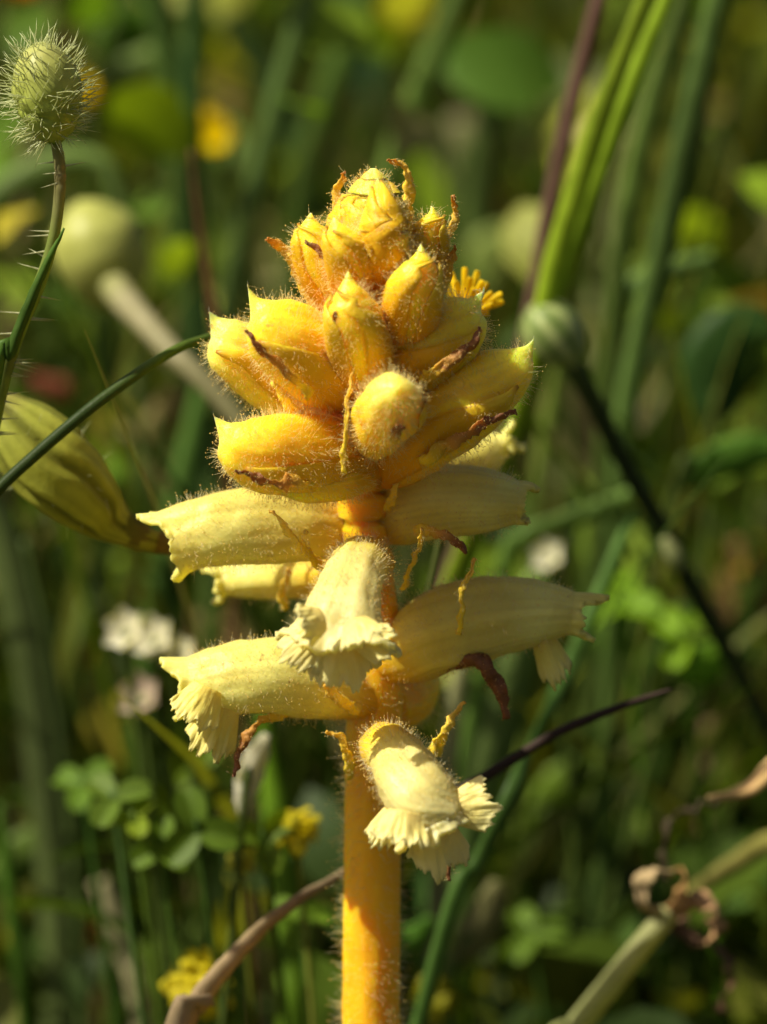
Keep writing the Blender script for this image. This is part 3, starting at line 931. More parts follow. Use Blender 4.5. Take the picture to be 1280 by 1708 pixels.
ps, VS = stalk('stem', to_ground(pstem, -20, 5), [(0, (0.26, 0.30, 0.08)), (0.12, (0.30, 0.26, 0.12)), (0.3, (0.24, 0.30, 0.07)), (1, (0.16, 0.20, 0.05))], pop)
P, Nn = sample_surface(VS[2:52], 260, rp)
keep = np.where(np.abs(Nn[:, 0]) > 0.8)[0][:64]
P, Nn = P[keep], Nn[keep]
spine0 = None
for q in range(len(P)):
    d = unit(Nn[q] * np.array([1.0, 0.7, 0.35]) + rp.normal(0, 0.12, 3))
    if spine0 is None:
        a6 = np.linspace(0, 2 * math.pi, 5, endpoint=False)
        vs = [(0.13 * math.cos(a), 0.13 * math.sin(a), -0.1) for a in a6] + [(0.06 * math.cos(a), 0.06 * math.sin(a), 0.8) for a in a6] + [(0.02, 0, 2.6)]
        fs = [(k, (k + 1) % 5, 5 + (k + 1) % 5, 5 + k) for k in range(5)] + [(5 + k, 5 + (k + 1) % 5, 10) for k in range(5)]
        spine0 = build('spine', vs, fs, M_SPINE_STEM, ps)
        s_ = spine0
    else:
        s_ = child_copy(spine0, ps)
    s_.location = Vector(P[q] * MM)
    s_.rotation_euler = Vector(d).to_track_quat('Z', 'Y').to_euler()
    s_.scale = (1, 1, float(rp.uniform(0.55, 1.1)))

# --- thin blades crossing on the left
blade('grass_leaf', [(108, 381, -3, 1), (84, 428, -3, 5), (52, 500, -3, 8), (18, 590, -3, 9), (-20, 720, -3, 10)], (0.10, 0.16, 0.03), 'narrow dark green grass blade climbing along the spiny poppy stalk', fold=0.7, twist=0.2)
stalk('grass_stalk', [(420, 532, 10, 4), (350, 562, 8, 7), (300, 580, 5, 8), (240, 616, 3, 9), (150, 682, 1, 10), (60, 758, 0, 10), (-10, 825, -1, 10), (-60, 900, -1, 10), (-100, 1100, 0, 10)],
      [(0, (0.12, 0.18, 0.03)), (0.3, (0.13, 0.20, 0.035)), (0.5, (0.05, 0.085, 0.02)), (1, (0.05, 0.08, 0.02))], label='arching dark green grass stalk reaching the cream flowers', cat='grass stalk')

# --- the swollen ribbed calyx on the left
cal = thing('seed_capsule', 'swollen ribbed green seed capsule on a curved yellowish stalk', 'seed capsule', at(622, 1700, 26) * np.array([1, 1, 0]))
cs = [(262, 905, 12, 18, 18), (232, 896, 12, 23, 23), (205, 882, 12, 30, 30), (175, 860, 12, 44, 42), (138, 826, 11, 62, 58), (98, 786, 10, 72, 66), (60, 746, 10, 71, 66), (26, 710, 10, 57, 55), (2, 682, 10, 36, 36), (-14, 668, 10, 15, 15)]
V, C, T, S, Up = tube(cs, per=7, ang=60, lump=0.02, seed=8, prof=lambda t, p: 1 - 0.13 * math.exp(-(((p * 5 / 6.2832 + 0.25) % 1.0 - 0.5) / 0.10) ** 2) + 0.02 * math.cos(10 * p))
vv, ff = tube_mesh(V)
t = np.append(np.repeat(np.linspace(0, 1, len(V)), 60), [0, 1])
ph = np.append(np.tile(np.linspace(0, 2 * math.pi, 60, endpoint=False), len(V)), [0, 0])
gr = np.exp(-(((ph * 5 / 6.2832 + 0.25) % 1.0 - 0.5) / 0.13) ** 2)[:, None]
gr2 = np.exp(-(((ph * 15 / 6.2832 + 0.1) % 1.0 - 0.5) / 0.16) ** 2)[:, None]
cc = ramp_col([(0, (0.46, 0.40, 0.03)), (0.4, (0.48, 0.47, 0.05)), (0.8, (0.42, 0.44, 0.08)), (1, (0.18, 0.13, 0.06))], t)
cc = cc * 1.15 * (1 - 0.6 * gr) * (1 - 0.3 * gr2)
body = build('capsule_body', vv, ff, leaf_material('capsule_skin', rough=0.35, trans=0.3), cal, col=cc)
P, Nn = sample_surface(V[18:], 26, rp)
v, f, idx = hair_mesh(P, Nn + np.array([0, 0, 0.4]), rp.uniform(1.0, 2.6, 26), 0.03, rp, 0.0, bend=0.6)
tag(build('hairs', v, f, M_SPINE, body), kind='stuff')
stalk('stem', to_ground([(205, 880, 12, 30), (232, 894, 12, 24), (270, 906, 13, 19), (330, 905, 15, 17), (420, 890, 18, 16), (520, 910, 21, 15), (600, 1000, 24, 15), (622, 1150, 26, 16), (622, 1350, 26, 17), (622, 1600, 26, 17)]),
      [(0, (0.25, 0.24, 0.02)), (0.15, (0.30, 0.20, 0.04)), (1, (0.15, 0.17, 0.03))], cal)

# --- yellow ray flower just behind the spike
yd = thing('hawkbit', 'bright yellow daisy-like ray flower peeking out behind the spike', 'flower', at(640, 1700, 20) * np.array([1, 1, 0]))
hub = (768, 528, 13)
for q, (tx, ty, dz) in enumerate([(752, 452, 2), (776, 446, 0), (786, 462, -1), (798, 452, 1), (806, 468, -2), (814, 472, 1), (822, 488, -1), (838, 489, 0), (840, 503, 2), (824, 508, -2), (816, 522, 1), (806, 536, 0), (762, 468, -2), (792, 480, -3), (740, 470, 0), (802, 500, -3)]):
    V = ribbon([(hub[0], hub[1], hub[2], 4), ((hub[0] + tx) / 2 + 2, (hub[1] + ty) / 2, hub[2] + dz * 0.5, 4), (tx - (tx - hub[0]) * 0.08, ty - (ty - hub[1]) * 0.08, hub[2] + dz, 5), (tx, ty, hub[2] + dz, 3)], per=5, across=4, fold=0.3, twist=0.4 * math.sin(q * 2.0))
    build('ray_petal', V.reshape(-1, 3), grid_faces(V.shape[0], 4, wrap=False), M_YPET, yd, col=np.tile((0.92, 0.70, 0.01), (V.shape[0] * 4, 1)), solid=0.1)
stalk('flower_base', [(770, 522, 17, 10), (784, 545, 17, 18), (784, 575, 18, 15), (778, 605, 18, 8)], [(0, (0.16, 0.18, 0.04)), (1, (0.10, 0.12, 0.03))], yd, ang=14)
stalk('stem', to_ground([(780, 600, 18, 7), (760, 720, 20, 7), (735, 900, 20, 7), (690, 1100, 20, 7), (655, 1300, 20, 7), (640, 1600, 20, 8)]), [(0, (0.12, 0.14, 0.04)), (1, (0.12, 0.16, 0.04))], yd)

# --- striped bud on a dark leaning stalk, right
sb = thing('striped_bud', 'round pale striped flower bud on a dark slanting stalk', 'flower bud', at(1420, 1700, 62) * np.array([1, 1, 0]))
V, C, T, S, Up = tube([(960, 612, 46, 14, 14), (946, 586, 46, 40, 40), (926, 560, 46, 50, 50), (906, 536, 46, 46, 46), (890, 518, 46, 26, 26), (884, 512, 46, 6, 6)], per=7, ang=40, lump=0.02, seed=3, prof=lambda t, p: 1 + 0.03 * math.cos(8 * p))
vv, ff = tube_mesh(V)
t = np.append(np.repeat(np.linspace(0, 1, len(V)), 40), [0, 1])
ph = np.append(np.tile(np.linspace(0, 2 * math.pi, 40, endpoint=False), len(V)), [0, 0])
st = (0.5 + 0.5 * np.cos(8 * ph))[:, None]
build('bud', vv, ff, M_BUDSKIN, sb, col=np.array((0.40, 0.45, 0.18)) * st + np.array((0.10, 0.17, 0.03)) * (1 - st))
stalk('stem', to_ground([(955, 608, 46, 20), (985, 660, 47, 17), (1040, 770, 50, 16), (1110, 890, 53, 16), (1150, 970, 55, 17), (1215, 1090, 58, 15), (1290, 1230, 61, 15), (1420, 1480, 65, 15)]),
      [(0, (0.08, 0.12, 0.03)), (0.2, (0.035, 0.055, 0.02)), (1, (0.05, 0.07, 0.02))], sb)
stalk('node', [(1108, 898, 51, 8), (1124, 925, 51, 15), (1138, 950, 51, 9)], [(0, (0.35, 0.37, 0.18)), (1, (0.25, 0.3, 0.12))], sb)

# --- thin dark stalk behind the lowest flower, dry brown blade at the bottom left
stalk('dry_stalk', [(1120, 1150, 16, 2), (1080, 1163, 16, 5), (1010, 1188, 15, 7), (930, 1222, 14, 8), (850, 1270, 13, 9), (780, 1312, 12, 10), (700, 1352, 12, 11), (660, 1450, 13, 11), (650, 1650, 15, 12), (640, 2300, 16, 13)],
      [(0, (0.06, 0.035, 0.03)), (1, (0.05, 0.035, 0.025))], label='thin dark curved stalk passing behind the lowest cream flower', cat='dry stalk', mat=M_DRY)
blade('dry_leaf', [(600, 1440, 14, 6), (552, 1470, 13, 8), (500, 1502, 11, 11), (440, 1550, 8, 14), (385, 1610, 5, 18), (335, 1680, 2, 26), (300, 1760, 0, 32)], (0.30, 0.22, 0.13), 'dry brown curled blade beside the orange stem', cat='dry blade', fold=0.5, twist=0.9, mat=M_DRY)


# ------------------------------------------------------------------ blurred plants behind
def petal_grid(L, Wd, cup, n=6, m=5):
    V = np.empty((n, m, 3))
    for i in range(n):
        t = i / (n - 1)
        hw = Wd * math.sin(math.pi * min(1.0, 0.12 + 0.80 * t)) ** 0.7
        for j in range(m):
            u = -1 + 2 * j / (m - 1)
            V[i, j] = (u * hw, L * t * (1 - 0.12 * u * u), cup * (t * t + 0.5 * u * u * t) * L)
    return V.reshape(-1, 3), grid_faces(n, m, wrap=False)


def orient(o, P, normal, spin=0.0, tilt=0.0, s=1.0):
    q = Vector(normal).to_track_quat('Z', 'Y').to_matrix().to_4x4()
    o.matrix_parent_inverse = Matrix.Translation(-Vector(WORLD[o.parent.name]))
    m = Matrix.Translation(Vector(np.asarray(P) * MM)) @ q @ Matrix.Rotation(spin, 4, 'Z') @ Matrix.Rotation(tilt, 4, 'X') @ Matrix.Scale(s, 4)
    o.matrix_basis = m


def cup_flower(name, c, size, col, normal, label, group=None, n=5, cup=0.5, tilt=0.5, stem_col=(0.10, 0.15, 0.03), cat='flower', wf=0.42, center=(0.6, 0.42, 0.03)):
    P = at(*c)
    k = mmpx(P)
    L = size * k
    base = P * np.array([1, 1, 0])
    o = thing(name, label, cat, base, group)
    vs, fs = petal_grid(L, L * wf, cup)
    first = None
    for q in range(n):
        if first is None:
            p_ = first = build('petal', vs, fs, M_YPET, o, col=np.tile(col, (len(vs), 1)))
        else:
            p_ = child_copy(first, o)
        orient(p_, P, normal, 2 * math.pi * q / n + 0.3, tilt + 0.08 * math.sin(q * 2.4), 1.0)
    stalk('centre', [(c[0], c[1] + size * 0.12, c[2], size * 0.12), (c[0], c[1], c[2], size * 0.22), (c[0], c[1] - size * 0.16, c[2], size * 0.12)], [(0, center), (1, center)], o)
    stalk('stem', to_ground([(c[0], c[1] + 2, c[2], 7), (c[0] + 6, c[1] + 90, c[2], 7)], 8, 10), [(0, stem_col), (1, stem_col)], o)
    return o


def leaf_shape(name, pts, col, label, cat='leaf', group=None, across=7, fold=0.25, twist=0.3, foot=None, mat=None):
    """Broad leaf (part) on a stalk to the soil."""
    P0 = at(*pts[-1][:3])
    o = thing(name, label, cat, P0 * np.array([1, 1, 0]), group)
    V = ribbon(pts, per=7, across=across, fold=fold, twist=twist, ruffle=0.5, seed=pts[0][0] * 0.017)
    n = V.shape[0]
    u = np.tile(np.abs(np.linspace(-1, 1, across)), n)
    c = np.asarray(col)[None] * (np.array([0.8, 1.0, 0.8]) if col[1] > col[0] else 1.0) * (1.4 - 0.3 * u)[:, None]
    build('leaf_blade', V.reshape(-1, 3), grid_faces(n, across, wrap=False), mat or M_LEAF, o, col=c, solid=0.2)
    lp = pts[-1]
    stalk('stem', to_ground([(pts[-2][0], pts[-2][1], pts[-2][2], 5), (lp[0], lp[1], lp[2], 7)], *(foot or (0, 0))), [(0, (0.10, 0.14, 0.03)), (1, (0.08, 0.12, 0.025))], o)
    return o


def clover_leaf(c, size, label, col=(0.075, 0.13, 0.025), normal=(0.1, -0.7, 0.7), spin=0.0, group='clover leaves below the flowers'):
    P = at(*c)
    L = size * mmpx(P)
    o = thing('clover_leaf', label, 'clover leaf', P * np.array([1, 1, 0]), group)
    n, m = 8, 7
    V = np.empty((n, m, 3))
    for i in range(n):
        t = i / (n - 1)
        hw = L * 0.37 * math.sin(math.pi * (0.06 + 0.72 * t ** 0.9)) ** 0.8 * (1 if t < 0.95 else 0.75)
        for j in range(m):
            u = -1 + 2 * j / (m - 1)
            V[i, j] = (u * hw, L * t - (0.07 * L * (1 - abs(u)) if t > 0.95 else 0), L * (0.22 * abs(u) * hw / (0.37 * L) - 0.12 * t * t))
    cc = np.tile(np.asarray(col) * np.array([1.6, 1.35, 0.7]), (n * m, 1))
    first = None
    for q in range(3):
        if first is None:
            p_ = first = build('leaflet', V.reshape(-1, 3), grid_faces(n, m, wrap=False), M_LEAF, o, col=cc)
        else:
            p_ = child_copy(first, o)
        orient(p_, P, normal, spin + 2.094 * q, 0.12)
    stalk('stem', to_ground([(c[0], c[1], c[2], 5), (c[0] + 8, c[1] + 60, c[2], 5)], 6, 6), [(0, col), (1, col)], o)
    return o


def clover_head(c, size, label, col=(0.72, 0.62, 0.03), group='yellow clover heads', seed=0, n=26):
    P = at(*c)
    L = size * mmpx(P)
    o = thing('clover_flower', label, 'flower', P * np.array([1, 1, 0]), group)
    r_ = np.random.default_rng(seed)
    vs, fs = petal_grid(L * 0.62, L * 0.30, -0.45, 5, 5)
    first = None
    for q in range(n):
        zc = 1 - 1.75 * (q + 0.5) / n
        a = q * 2.39996
        rr = math.sqrt(max(0, 1 - zc * zc))
        d = np.array([rr * math.cos(a), rr * math.sin(a), zc])
        if first is None:
            p_ = first = build('floret', vs, fs, M_YPET, o, col=np.tile(col, (len(vs), 1)))
        else:
            p_ = child_copy(first, o)
        q_ = unit(d + np.array([0, 0, 0.25]))
        orient(p_, P + d * L * 0.40, q_, r_.random() * 6.28, 0.9, 0.8 + 0.4 * r_.random())
    stalk('stem', to_ground([(c[0], c[1], c[2], 9), (c[0] + 4, c[1] + 50, c[2], 5)], 5, 8), [(0, (0.3, 0.3, 0.04)), (1, (0.10, 0.15, 0.03))], o)
    return o


# upper left
cup_flower('buttercup', (378, 238, 150), 62, (0.88, 0.74, 0.02), (-0.6, -0.6, 0.55), 'blurred yellow flower between two upright green blades', 'yellow flowers in the far grass', cup=0.6)
cup_flower('buttercup', (158, 170, 140), 58, (0.85, 0.66, 0.02), (-0.6, -0.5, 0.6), 'blurred yellow flower half hidden behind the bristly poppy bud', 'yellow flowers in the far grass')
cup_flower('buttercup', (400, 128, 230), 62, (0.42, 0.42, 0.02), (-0.1, -0.3, 0.9), 'dim greenish-yellow blurred flower above the bright yellow one', 'yellow flowers in the far grass')
cup_flower('poppy_flower', (40, -12, 150), 70, (0.80, 0.40, 0.01), (-0.1, -0.4, 0.9), 'orange flower cut by the top edge above the poppy bud', wf=0.5)
cup_flower('buttercup', (690, 60, 260), 55, (0.55, 0.46, 0.05), (-0.2, -0.5, 0.8), 'faint yellow blurred flower high in the far grass', 'yellow flowers in the far grass')

pb = thing('blurred_bud', 'big pale yellow-green blurred bud on a thick cream stalk', 'flower bud', at(625, 1500, 48) * np.array([1, 1, 0]))
V, C, T, S, Up = tube([(205, 505, 72, 26, 26), (192, 480, 72, 58, 58), (172, 430, 72, 78, 78), (152, 385, 72, 72, 72), (138, 350, 72, 40, 40), (132, 335, 72, 8, 8)], per=6, ang=28, lump=0.03, seed=5)
vv, ff = tube_mesh(V)
build('bud', vv, ff, M_BUDSKIN, pb, col=np.tile((0.44, 0.45, 0.12), (len(vv), 1)))
stalk('stem', to_ground([(186, 470, 70, 26), (215, 508, 64, 24), (245, 540, 58, 21), (290, 590, 54, 20), (345, 640, 52, 18), (430, 740, 50, 17), (530, 900, 48, 16), (600, 1120, 48, 16), (622, 1400, 48, 16)]), [(0, (0.42, 0.44, 0.16)), (0.12, (0.44, 0.40, 0.26)), (0.5, (0.30, 0.28, 0.14)), (1, (0.2, 0.2, 0.06))], pb)

B = 'blurred blades behind the spike'
BL = [
    ('grass_leaf', [(245, -60, 130, 22), (285, 120, 130, 24), (305, 330, 130, 26), (318, 560, 130, 26), (300, 800, 130, 24)], (0.09, 0.13, 0.035), 'wide dark blue-green blade standing left of the bright yellow flower'),
    ('grass_leaf', [(320, -60, 120, 14), (322, 140, 120, 16), (330, 400, 120, 18), (345, 700, 120, 18)], (0.07, 0.12, 0.04), 'upright green blade touching the bright yellow flower'),
    ('dry_leaf', [(318, 250, 60, 3), (335, 380, 60, 6), (355, 500, 60, 7), (375, 700, 60, 8)], (0.16, 0.08, 0.03), 'thin reddish-brown blade above the pointed cream buds'),
    ('grass_leaf', [(540, -80, 110, 16), (480, 110, 110, 19), (430, 300, 110, 20), (390, 480, 110, 21), (370, 700, 110, 21)], (0.14, 0.18, 0.06), 'slanting blue-green blade rising behind the left of the bud cone'),
    ('grass_leaf', [(330, -60, 210, 24), (390, 40, 210, 26), (450, 140, 210, 24), (520, 300, 210, 20), (560, 500, 210, 20)], (0.10, 0.14, 0.05), 'dark blade leaning the other way over the far grass'),
    ('grass_leaf', [(635, -60, 170, 22), (590, 60, 170, 26), (545, 190, 170, 28), (510, 330, 170, 28), (490, 560, 170, 26)], (0.12, 0.17, 0.035), 'soft green blade behind the tip of the bud cone'),
    ('grass_leaf', [(790, -60, 120, 14), (740, 60, 120, 20), (695, 170, 120, 24), (655, 290, 120, 24), (620, 450, 120, 24)], (0.19, 0.24, 0.06), 'pale green blade slanting behind the bud cone tip'),
    ('grass_leaf', [(1110, -90, 45, 11), (1060, 40, 45, 14), (1000, 200, 45, 18), (955, 340, 45, 19), (922, 450, 45, 18), (900, 560, 45, 17), (872, 660, 45, 16), (830, 780, 45, 16), (770, 930, 45, 15), (700, 1120, 45, 15), (655, 1330, 45, 15)], (0.36, 0.40, 0.03), 'yellow-green blade beside the purple stalk'),
    ('grass_leaf', [(1150, -90, 50, 11), (1100, 30, 50, 14), (1040, 180, 50, 18), (985, 330, 50, 18), (940, 450, 50, 16), (912, 560, 50, 15), (880, 670, 50, 14), (835, 800, 50, 14), (775, 950, 50, 14), (700, 1150, 50, 14), (650, 1350, 50, 14)], (0.32, 0.37, 0.03), 'yellow-green blade lying against its twin, away from the purple stalk'),
    ('grass_leaf', [(1160, -60, 85, 12), (1125, 60, 85, 18), (1085, 190, 85, 20), (1055, 320, 85, 20), (1030, 500, 85, 18)], (0.17, 0.21, 0.055), 'blue-green blade next to the yellow-green pair'),
    ('grass_leaf', [(1215, -80, 75, 18), (1180, 80, 75, 22), (1145, 240, 75, 24), (1110, 400, 75, 23), (1075, 540, 75, 22), (1045, 700, 75, 20), (1030, 900, 75, 18)], (0.15, 0.20, 0.06), 'long wide blue-green blade standing right of the yellow-green pair'),
    ('grass_leaf', [(1062, 845, 48, 5), (1030, 920, 47, 11), (985, 1030, 45, 13), (930, 1160, 42, 14), (870, 1290, 40, 15), (800, 1440, 38, 15), (740, 1560, 36, 14)], (0.12, 0.19, 0.05), 'blue-green blade slanting down past the lowest cream flower'),
    ('grass_leaf', [(930, 600, 90, 6), (920, 680, 90, 13), (906, 770, 90, 15), (893, 880, 90, 14), (885, 1000, 90, 12)], (0.24, 0.26, 0.06), 'upright yellow-green blade below the striped bud'),
    ('grass_leaf', [(1070, 815, 70, 10), (1010, 845, 70, 15), (940, 872, 70, 17), (870, 905, 70, 16), (830, 1000, 70, 15)], (0.20, 0.27, 0.07), 'bent green blade crossing under the striped bud'),
    ('grass_leaf', [(900, 960, 70, 20), (870, 1060, 70, 38), (840, 1180, 70, 46), (800, 1320, 70, 42), (770, 1450, 70, 34)], (0.27, 0.31, 0.12), 'broad pale green blade behind the brown drooping bract'),
    ('grass_leaf', [(785, 1060, 50, 8), (762, 1170, 50, 16), (745, 1290, 50, 18), (735, 1420, 50, 18)], (0.30, 0.30, 0.16), 'pale straw-green blade close behind the stem'),
    ('grass_leaf', [(-30, 800, 75, 30), (20, 950, 75, 36), (60, 1120, 75, 38), (85, 1300, 75, 40), (105, 1500, 75, 40), (110, 1700, 75, 38)], (0.145, 0.155, 0.065), 'broad grey-green blade left of the spike'),
    ('grass_leaf', [(40, 900, 70, 4), (80, 1080, 70, 8), (112, 1300, 70, 10), (130, 1500, 70, 10)], (0.12, 0.14, 0.05), 'narrow grey blade edge beside the broad grey-green one'),
    ('grass_leaf', [(150, 1000, 90, 12), (110, 1150, 90, 20), (95, 1300, 90, 22), (90, 1500, 90, 20)], (0.26, 0.29, 0.09), 'yellowish blade behind the broad grey-green one'),
    ('grass_leaf', [(440, 1180, 52, 10), (452, 1300, 52, 18), (470, 1450, 50, 22), (484, 1600, 48, 24), (490, 1740, 46, 24)], (0.17, 0.25, 0.02), 'bright green upright blade between the dry blade and the orange stem'),
    ('grass_leaf', [(0, 1340, 55, 6), (12, 1450, 55, 12), (30, 1580, 55, 14), (45, 1720, 55, 14)], (0.10, 0.17, 0.025), 'green blade at the foot of the broad grey-green one'),
    ('grass_leaf', [(340, 620, 95, 10), (320, 740, 95, 20), (298, 860, 95, 24), (270, 980, 95, 24), (250, 1100, 95, 22)], (0.13, 0.20, 0.05), 'green blade behind the long cream tube flowers'),
    ('grass_leaf', [(-40, 360, 110, 20), (20, 310, 110, 24), (80, 275, 110, 22), (140, 262, 110, 16), (190, 300, 110, 14), (220, 500, 110, 14)], (0.24, 0.28, 0.10), 'pale arched blade behind the spiny poppy stalk'),
    ('grass_leaf', [(110, 175, 150, 10), (170, 140, 150, 20), (230, 105, 150, 22), (290, 90, 150, 14), (330, 180, 150, 12)], (0.20, 0.24, 0.07), 'short pale blade bowed behind the poppy bud'),
    ('grass_leaf', [(1190, 425, 90, 8), (1140, 445, 90, 15), (1085, 465, 90, 17), (1040, 500, 90, 15), (1020, 640, 90, 14)], (0.22, 0.29, 0.10), 'short pale green blade bent across the wide blue-green one'),
    ('dry_leaf', [(1140, 1500, 45, 6), (1175, 1475, 45, 13), (1230, 1440, 45, 17), (1290, 1405, 45, 18), (1380, 1400, 45, 16), (1440, 1520, 45, 14)], (0.24, 0.22, 0.05), 'olive dry blade behind the curled brown remains'),
    ('dry_leaf', [(165, 1470, 75, 14), (190, 1530, 75, 18), (215, 1600, 75, 20), (232, 1660, 75, 16)], (0.42, 0.38, 0.22), 'short straw-coloured dry blade near the lowest yellow clover'),
    ('dry_leaf', [(1190, 1000, 110, 18), (1205, 1120, 110, 26), (1200, 1240, 110, 26), (1190, 1400, 110, 22)], (0.22, 0.13, 0.08), 'brown dry blade in the shade right of the dark stalk'),
    ('grass_leaf', [(1000, 720, 120, 16), (1005, 600, 120, 20), (1030, 500, 120, 18), (1030, 760, 120, 14)][:1] + [(1010, 820, 120, 20), (1000, 960, 120, 20)], (0.12, 0.18, 0.05), 'green blade low behind the dark slanting stalk'),
    ('grass_leaf', [(700, 1250, 90, 10), (720, 1380, 88, 22), (730, 1520, 86, 26), (735, 1660, 84, 24)], (0.10, 0.17, 0.05), 'dark green blade behind the lowest cream flower'),
    ('grass_leaf', [(560, -60, 300, 24), (630, 120, 300, 34), (690, 300, 300, 36), (720, 500, 300, 34)], (0.08, 0.14, 0.08), 'very soft blue-green blade far behind the bud cone'),
    ('grass_leaf', [(820, 150, 200, 22), (800, 300, 200, 28), (790, 480, 200, 28)], (0.16, 0.19, 0.06), 'soft olive blade behind the yellow ray flower'),
]
for nm, pts, col, lab in BL:
    blade(nm, pts, col, lab, cat='grass blade' if nm == 'grass_leaf' else 'dry blade', group=B, mat=M_LEAF if nm == 'grass_leaf' else M_DRY)
stalk('purple_stalk', to_ground([(1030, -80, 60, 12), (1000, 0, 60, 13), (965, 130, 60, 14), (935, 260, 60, 14), (910, 380, 60, 14), (893, 480, 60, 13), (868, 600, 60, 13), (820, 760, 60, 12), (750, 950, 60, 12), (680, 1150, 60, 12), (645, 1350, 60, 12)]), [(0, (0.20, 0.11, 0.09)), (1, (0.20, 0.12, 0.08))], label='dull purple upright stalk beside the yellow-green blades', cat='stalk')

LF = 'leaves in the blurred herbs'
LV = [
    ([(1300, 560, 85, 10), (1250, 560, 85, 60), (1210, 610, 85, 72), (1195, 680, 85, 40), (1190, 730, 85, 8)], (0.045, 0.085, 0.02), 'large dark rounded leaf at the right'),
    ([(1330, 755, 75, 10), (1270, 752, 75, 30), (1200, 772, 75, 34), (1150, 800, 75, 20), (1120, 830, 75, 6)], (0.12, 0.21, 0.03), 'light green pointed leaf under the large dark one'),
    ([(1200, 1070, 70, 8), (1185, 1100, 70, 40), (1150, 1120, 70, 36), (1120, 1130, 70, 10)], (0.22, 0.34, 0.03), 'small bright green leaf below the dark slanting stalk'),
    ([(1110, 1000, 85, 10), (1080, 1020, 85, 44), (1040, 1060, 85, 48), (1010, 1100, 85, 14)], (0.16, 0.25, 0.02), 'bright green rounded leaf beside the pale right flower'),
    ([(1160, 1010, 95, 10), (1130, 1050, 95, 40), (1100, 1090, 95, 44), (1080, 1130, 95, 10)], (0.11, 0.20, 0.03), 'mid green leaf tucked behind the bright rounded one'),
    ([(880, 380, 190, 10), (850, 420, 190, 56), (830, 460, 190, 58), (815, 520, 190, 14)], (0.33, 0.34, 0.10), 'pale yellowish leaf behind the yellow ray flower'),
    ([(820, 70, 260, 10), (790, 110, 260, 50), (760, 140, 260, 50), (745, 190, 260, 12)], (0.30, 0.27, 0.10), 'tan-yellow leaf high behind the bud cone'),
    ([(810, 200, 240, 10), (785, 230, 240, 50), (770, 260, 240, 48), (760, 300, 240, 12)], (0.36, 0.34, 0.18), 'pale cream-green leaf above the yellow ray flower'),
    ([(1000, 1260, 90, 10), (960, 1300, 90, 40), (920, 1350, 90, 40), (890, 1400, 90, 12)], (0.19, 0.24, 0.03), 'yellow-green leaf beside the slanting blue-green blade'),
    ([(1240, 440, 150, 10), (1220, 480, 150, 60), (1200, 530, 150, 60), (1180, 590, 150, 14)], (0.16, 0.22, 0.02), 'yellow-green leaf behind the blue-green blades'),
    ([(250, 10, 180, 10), (220, 40, 180, 40), (190, 70, 180, 42), (170, 110, 180, 10)], (0.11, 0.19, 0.015), 'bright green leaf behind the poppy bud'),
    ([(120, 1400, 80, 8), (60, 1420, 80, 40), (20, 1450, 80, 36), (-20, 1500, 80, 10)], (0.18, 0.22, 0.05), 'pale green leaf at the left edge behind the grey-green blade'),
    ([(900, 520, 110, 10), (960, 700, 110, 46), (1000, 760, 110, 46), (1020, 830, 110, 12)], (0.20, 0.17, 0.07), 'olive-brown leaf behind the slanting dark stalk'),
    ([(1230, 900, 120, 10), (1250, 960, 120, 50), (1240, 1020, 120, 50), (1230, 1080, 120, 12)], (0.30, 0.18, 0.07), 'tan dead leaf at the right edge'),
    ([(830, 1470, 50, 8), (815, 1520, 50, 30), (790, 1570, 50, 34), (760, 1610, 50, 12)], (0.22, 0.21, 0.09), 'dull olive leaf under the lowest cream flower'),
    ([(720, 1530, 45, 8), (700, 1560, 45, 22), (670, 1580, 45, 24), (640, 1600, 45, 8)], (0.12, 0.22, 0.03), 'small green leaf touching the orange stem'),
    ([(350, 1480, 110, 8), (325, 1500, 110, 30), (300, 1530, 110, 30), (285, 1570, 110, 8)], (0.42, 0.25, 0.14), 'pinkish-tan dead leaf near the lowest yellow clover'),
    ([(185, 1520, 100, 6), (170, 1550, 100, 26), (160, 1580, 100, 22), (155, 1610, 100, 6)], (0.40, 0.15, 0.04), 'small rusty dead leaf beside the straw-coloured blade'),
    ([(445, 1225, 34, 8), (428, 1265, 34, 20), (415, 1310, 34, 22), (405, 1360, 34, 10)], (0.62, 0.60, 0.52), 'whitish dry leaf under the hanging lip of the left flower'),
    ([(120, 640, 120, 8), (80, 655, 120, 30), (40, 660, 120, 28), (10, 680, 120, 8)], (0.34, 0.10, 0.06), 'reddish leaf behind the ribbed capsule'),
    ([(300, 640, 110, 8), (280, 690, 110, 30), (265, 720, 110, 28), (250, 760, 110, 8)], (0.34, 0.27, 0.10), 'ochre leaf behind the arching grass stalk'),
]
for pts, col, lab in LV:
    leaf_shape('leaf', pts, col, lab, group=LF)

# white blurred blossoms on the left
for (c, s, lab) in [((215, 1055, 44), 44, 'white blurred blossom left of the front flower, uppermost of its cluster'), ((262, 1068, 46), 46, 'white blurred blossom in the middle of its cluster'), ((305, 1092, 45), 36, 'small white blurred blossom nearest the left tube flower'), ((242, 1165, 46), 46, 'pinkish-white blurred blossom hanging under the white cluster'), ((918, 930, 66), 34, 'white blurred blossom right of the spike beside the slanting stalk')]:
    cup_flower('white_blossom', c, s, (0.80, 0.77, 0.68) if 'pink' not in lab else (0.58, 0.46, 0.40), (-0.45, -0.75, 0.5), lab, 'white blossoms among the herbs', n=6, cup=0.25, tilt=0.25, center=(0.5, 0.5, 0.3))

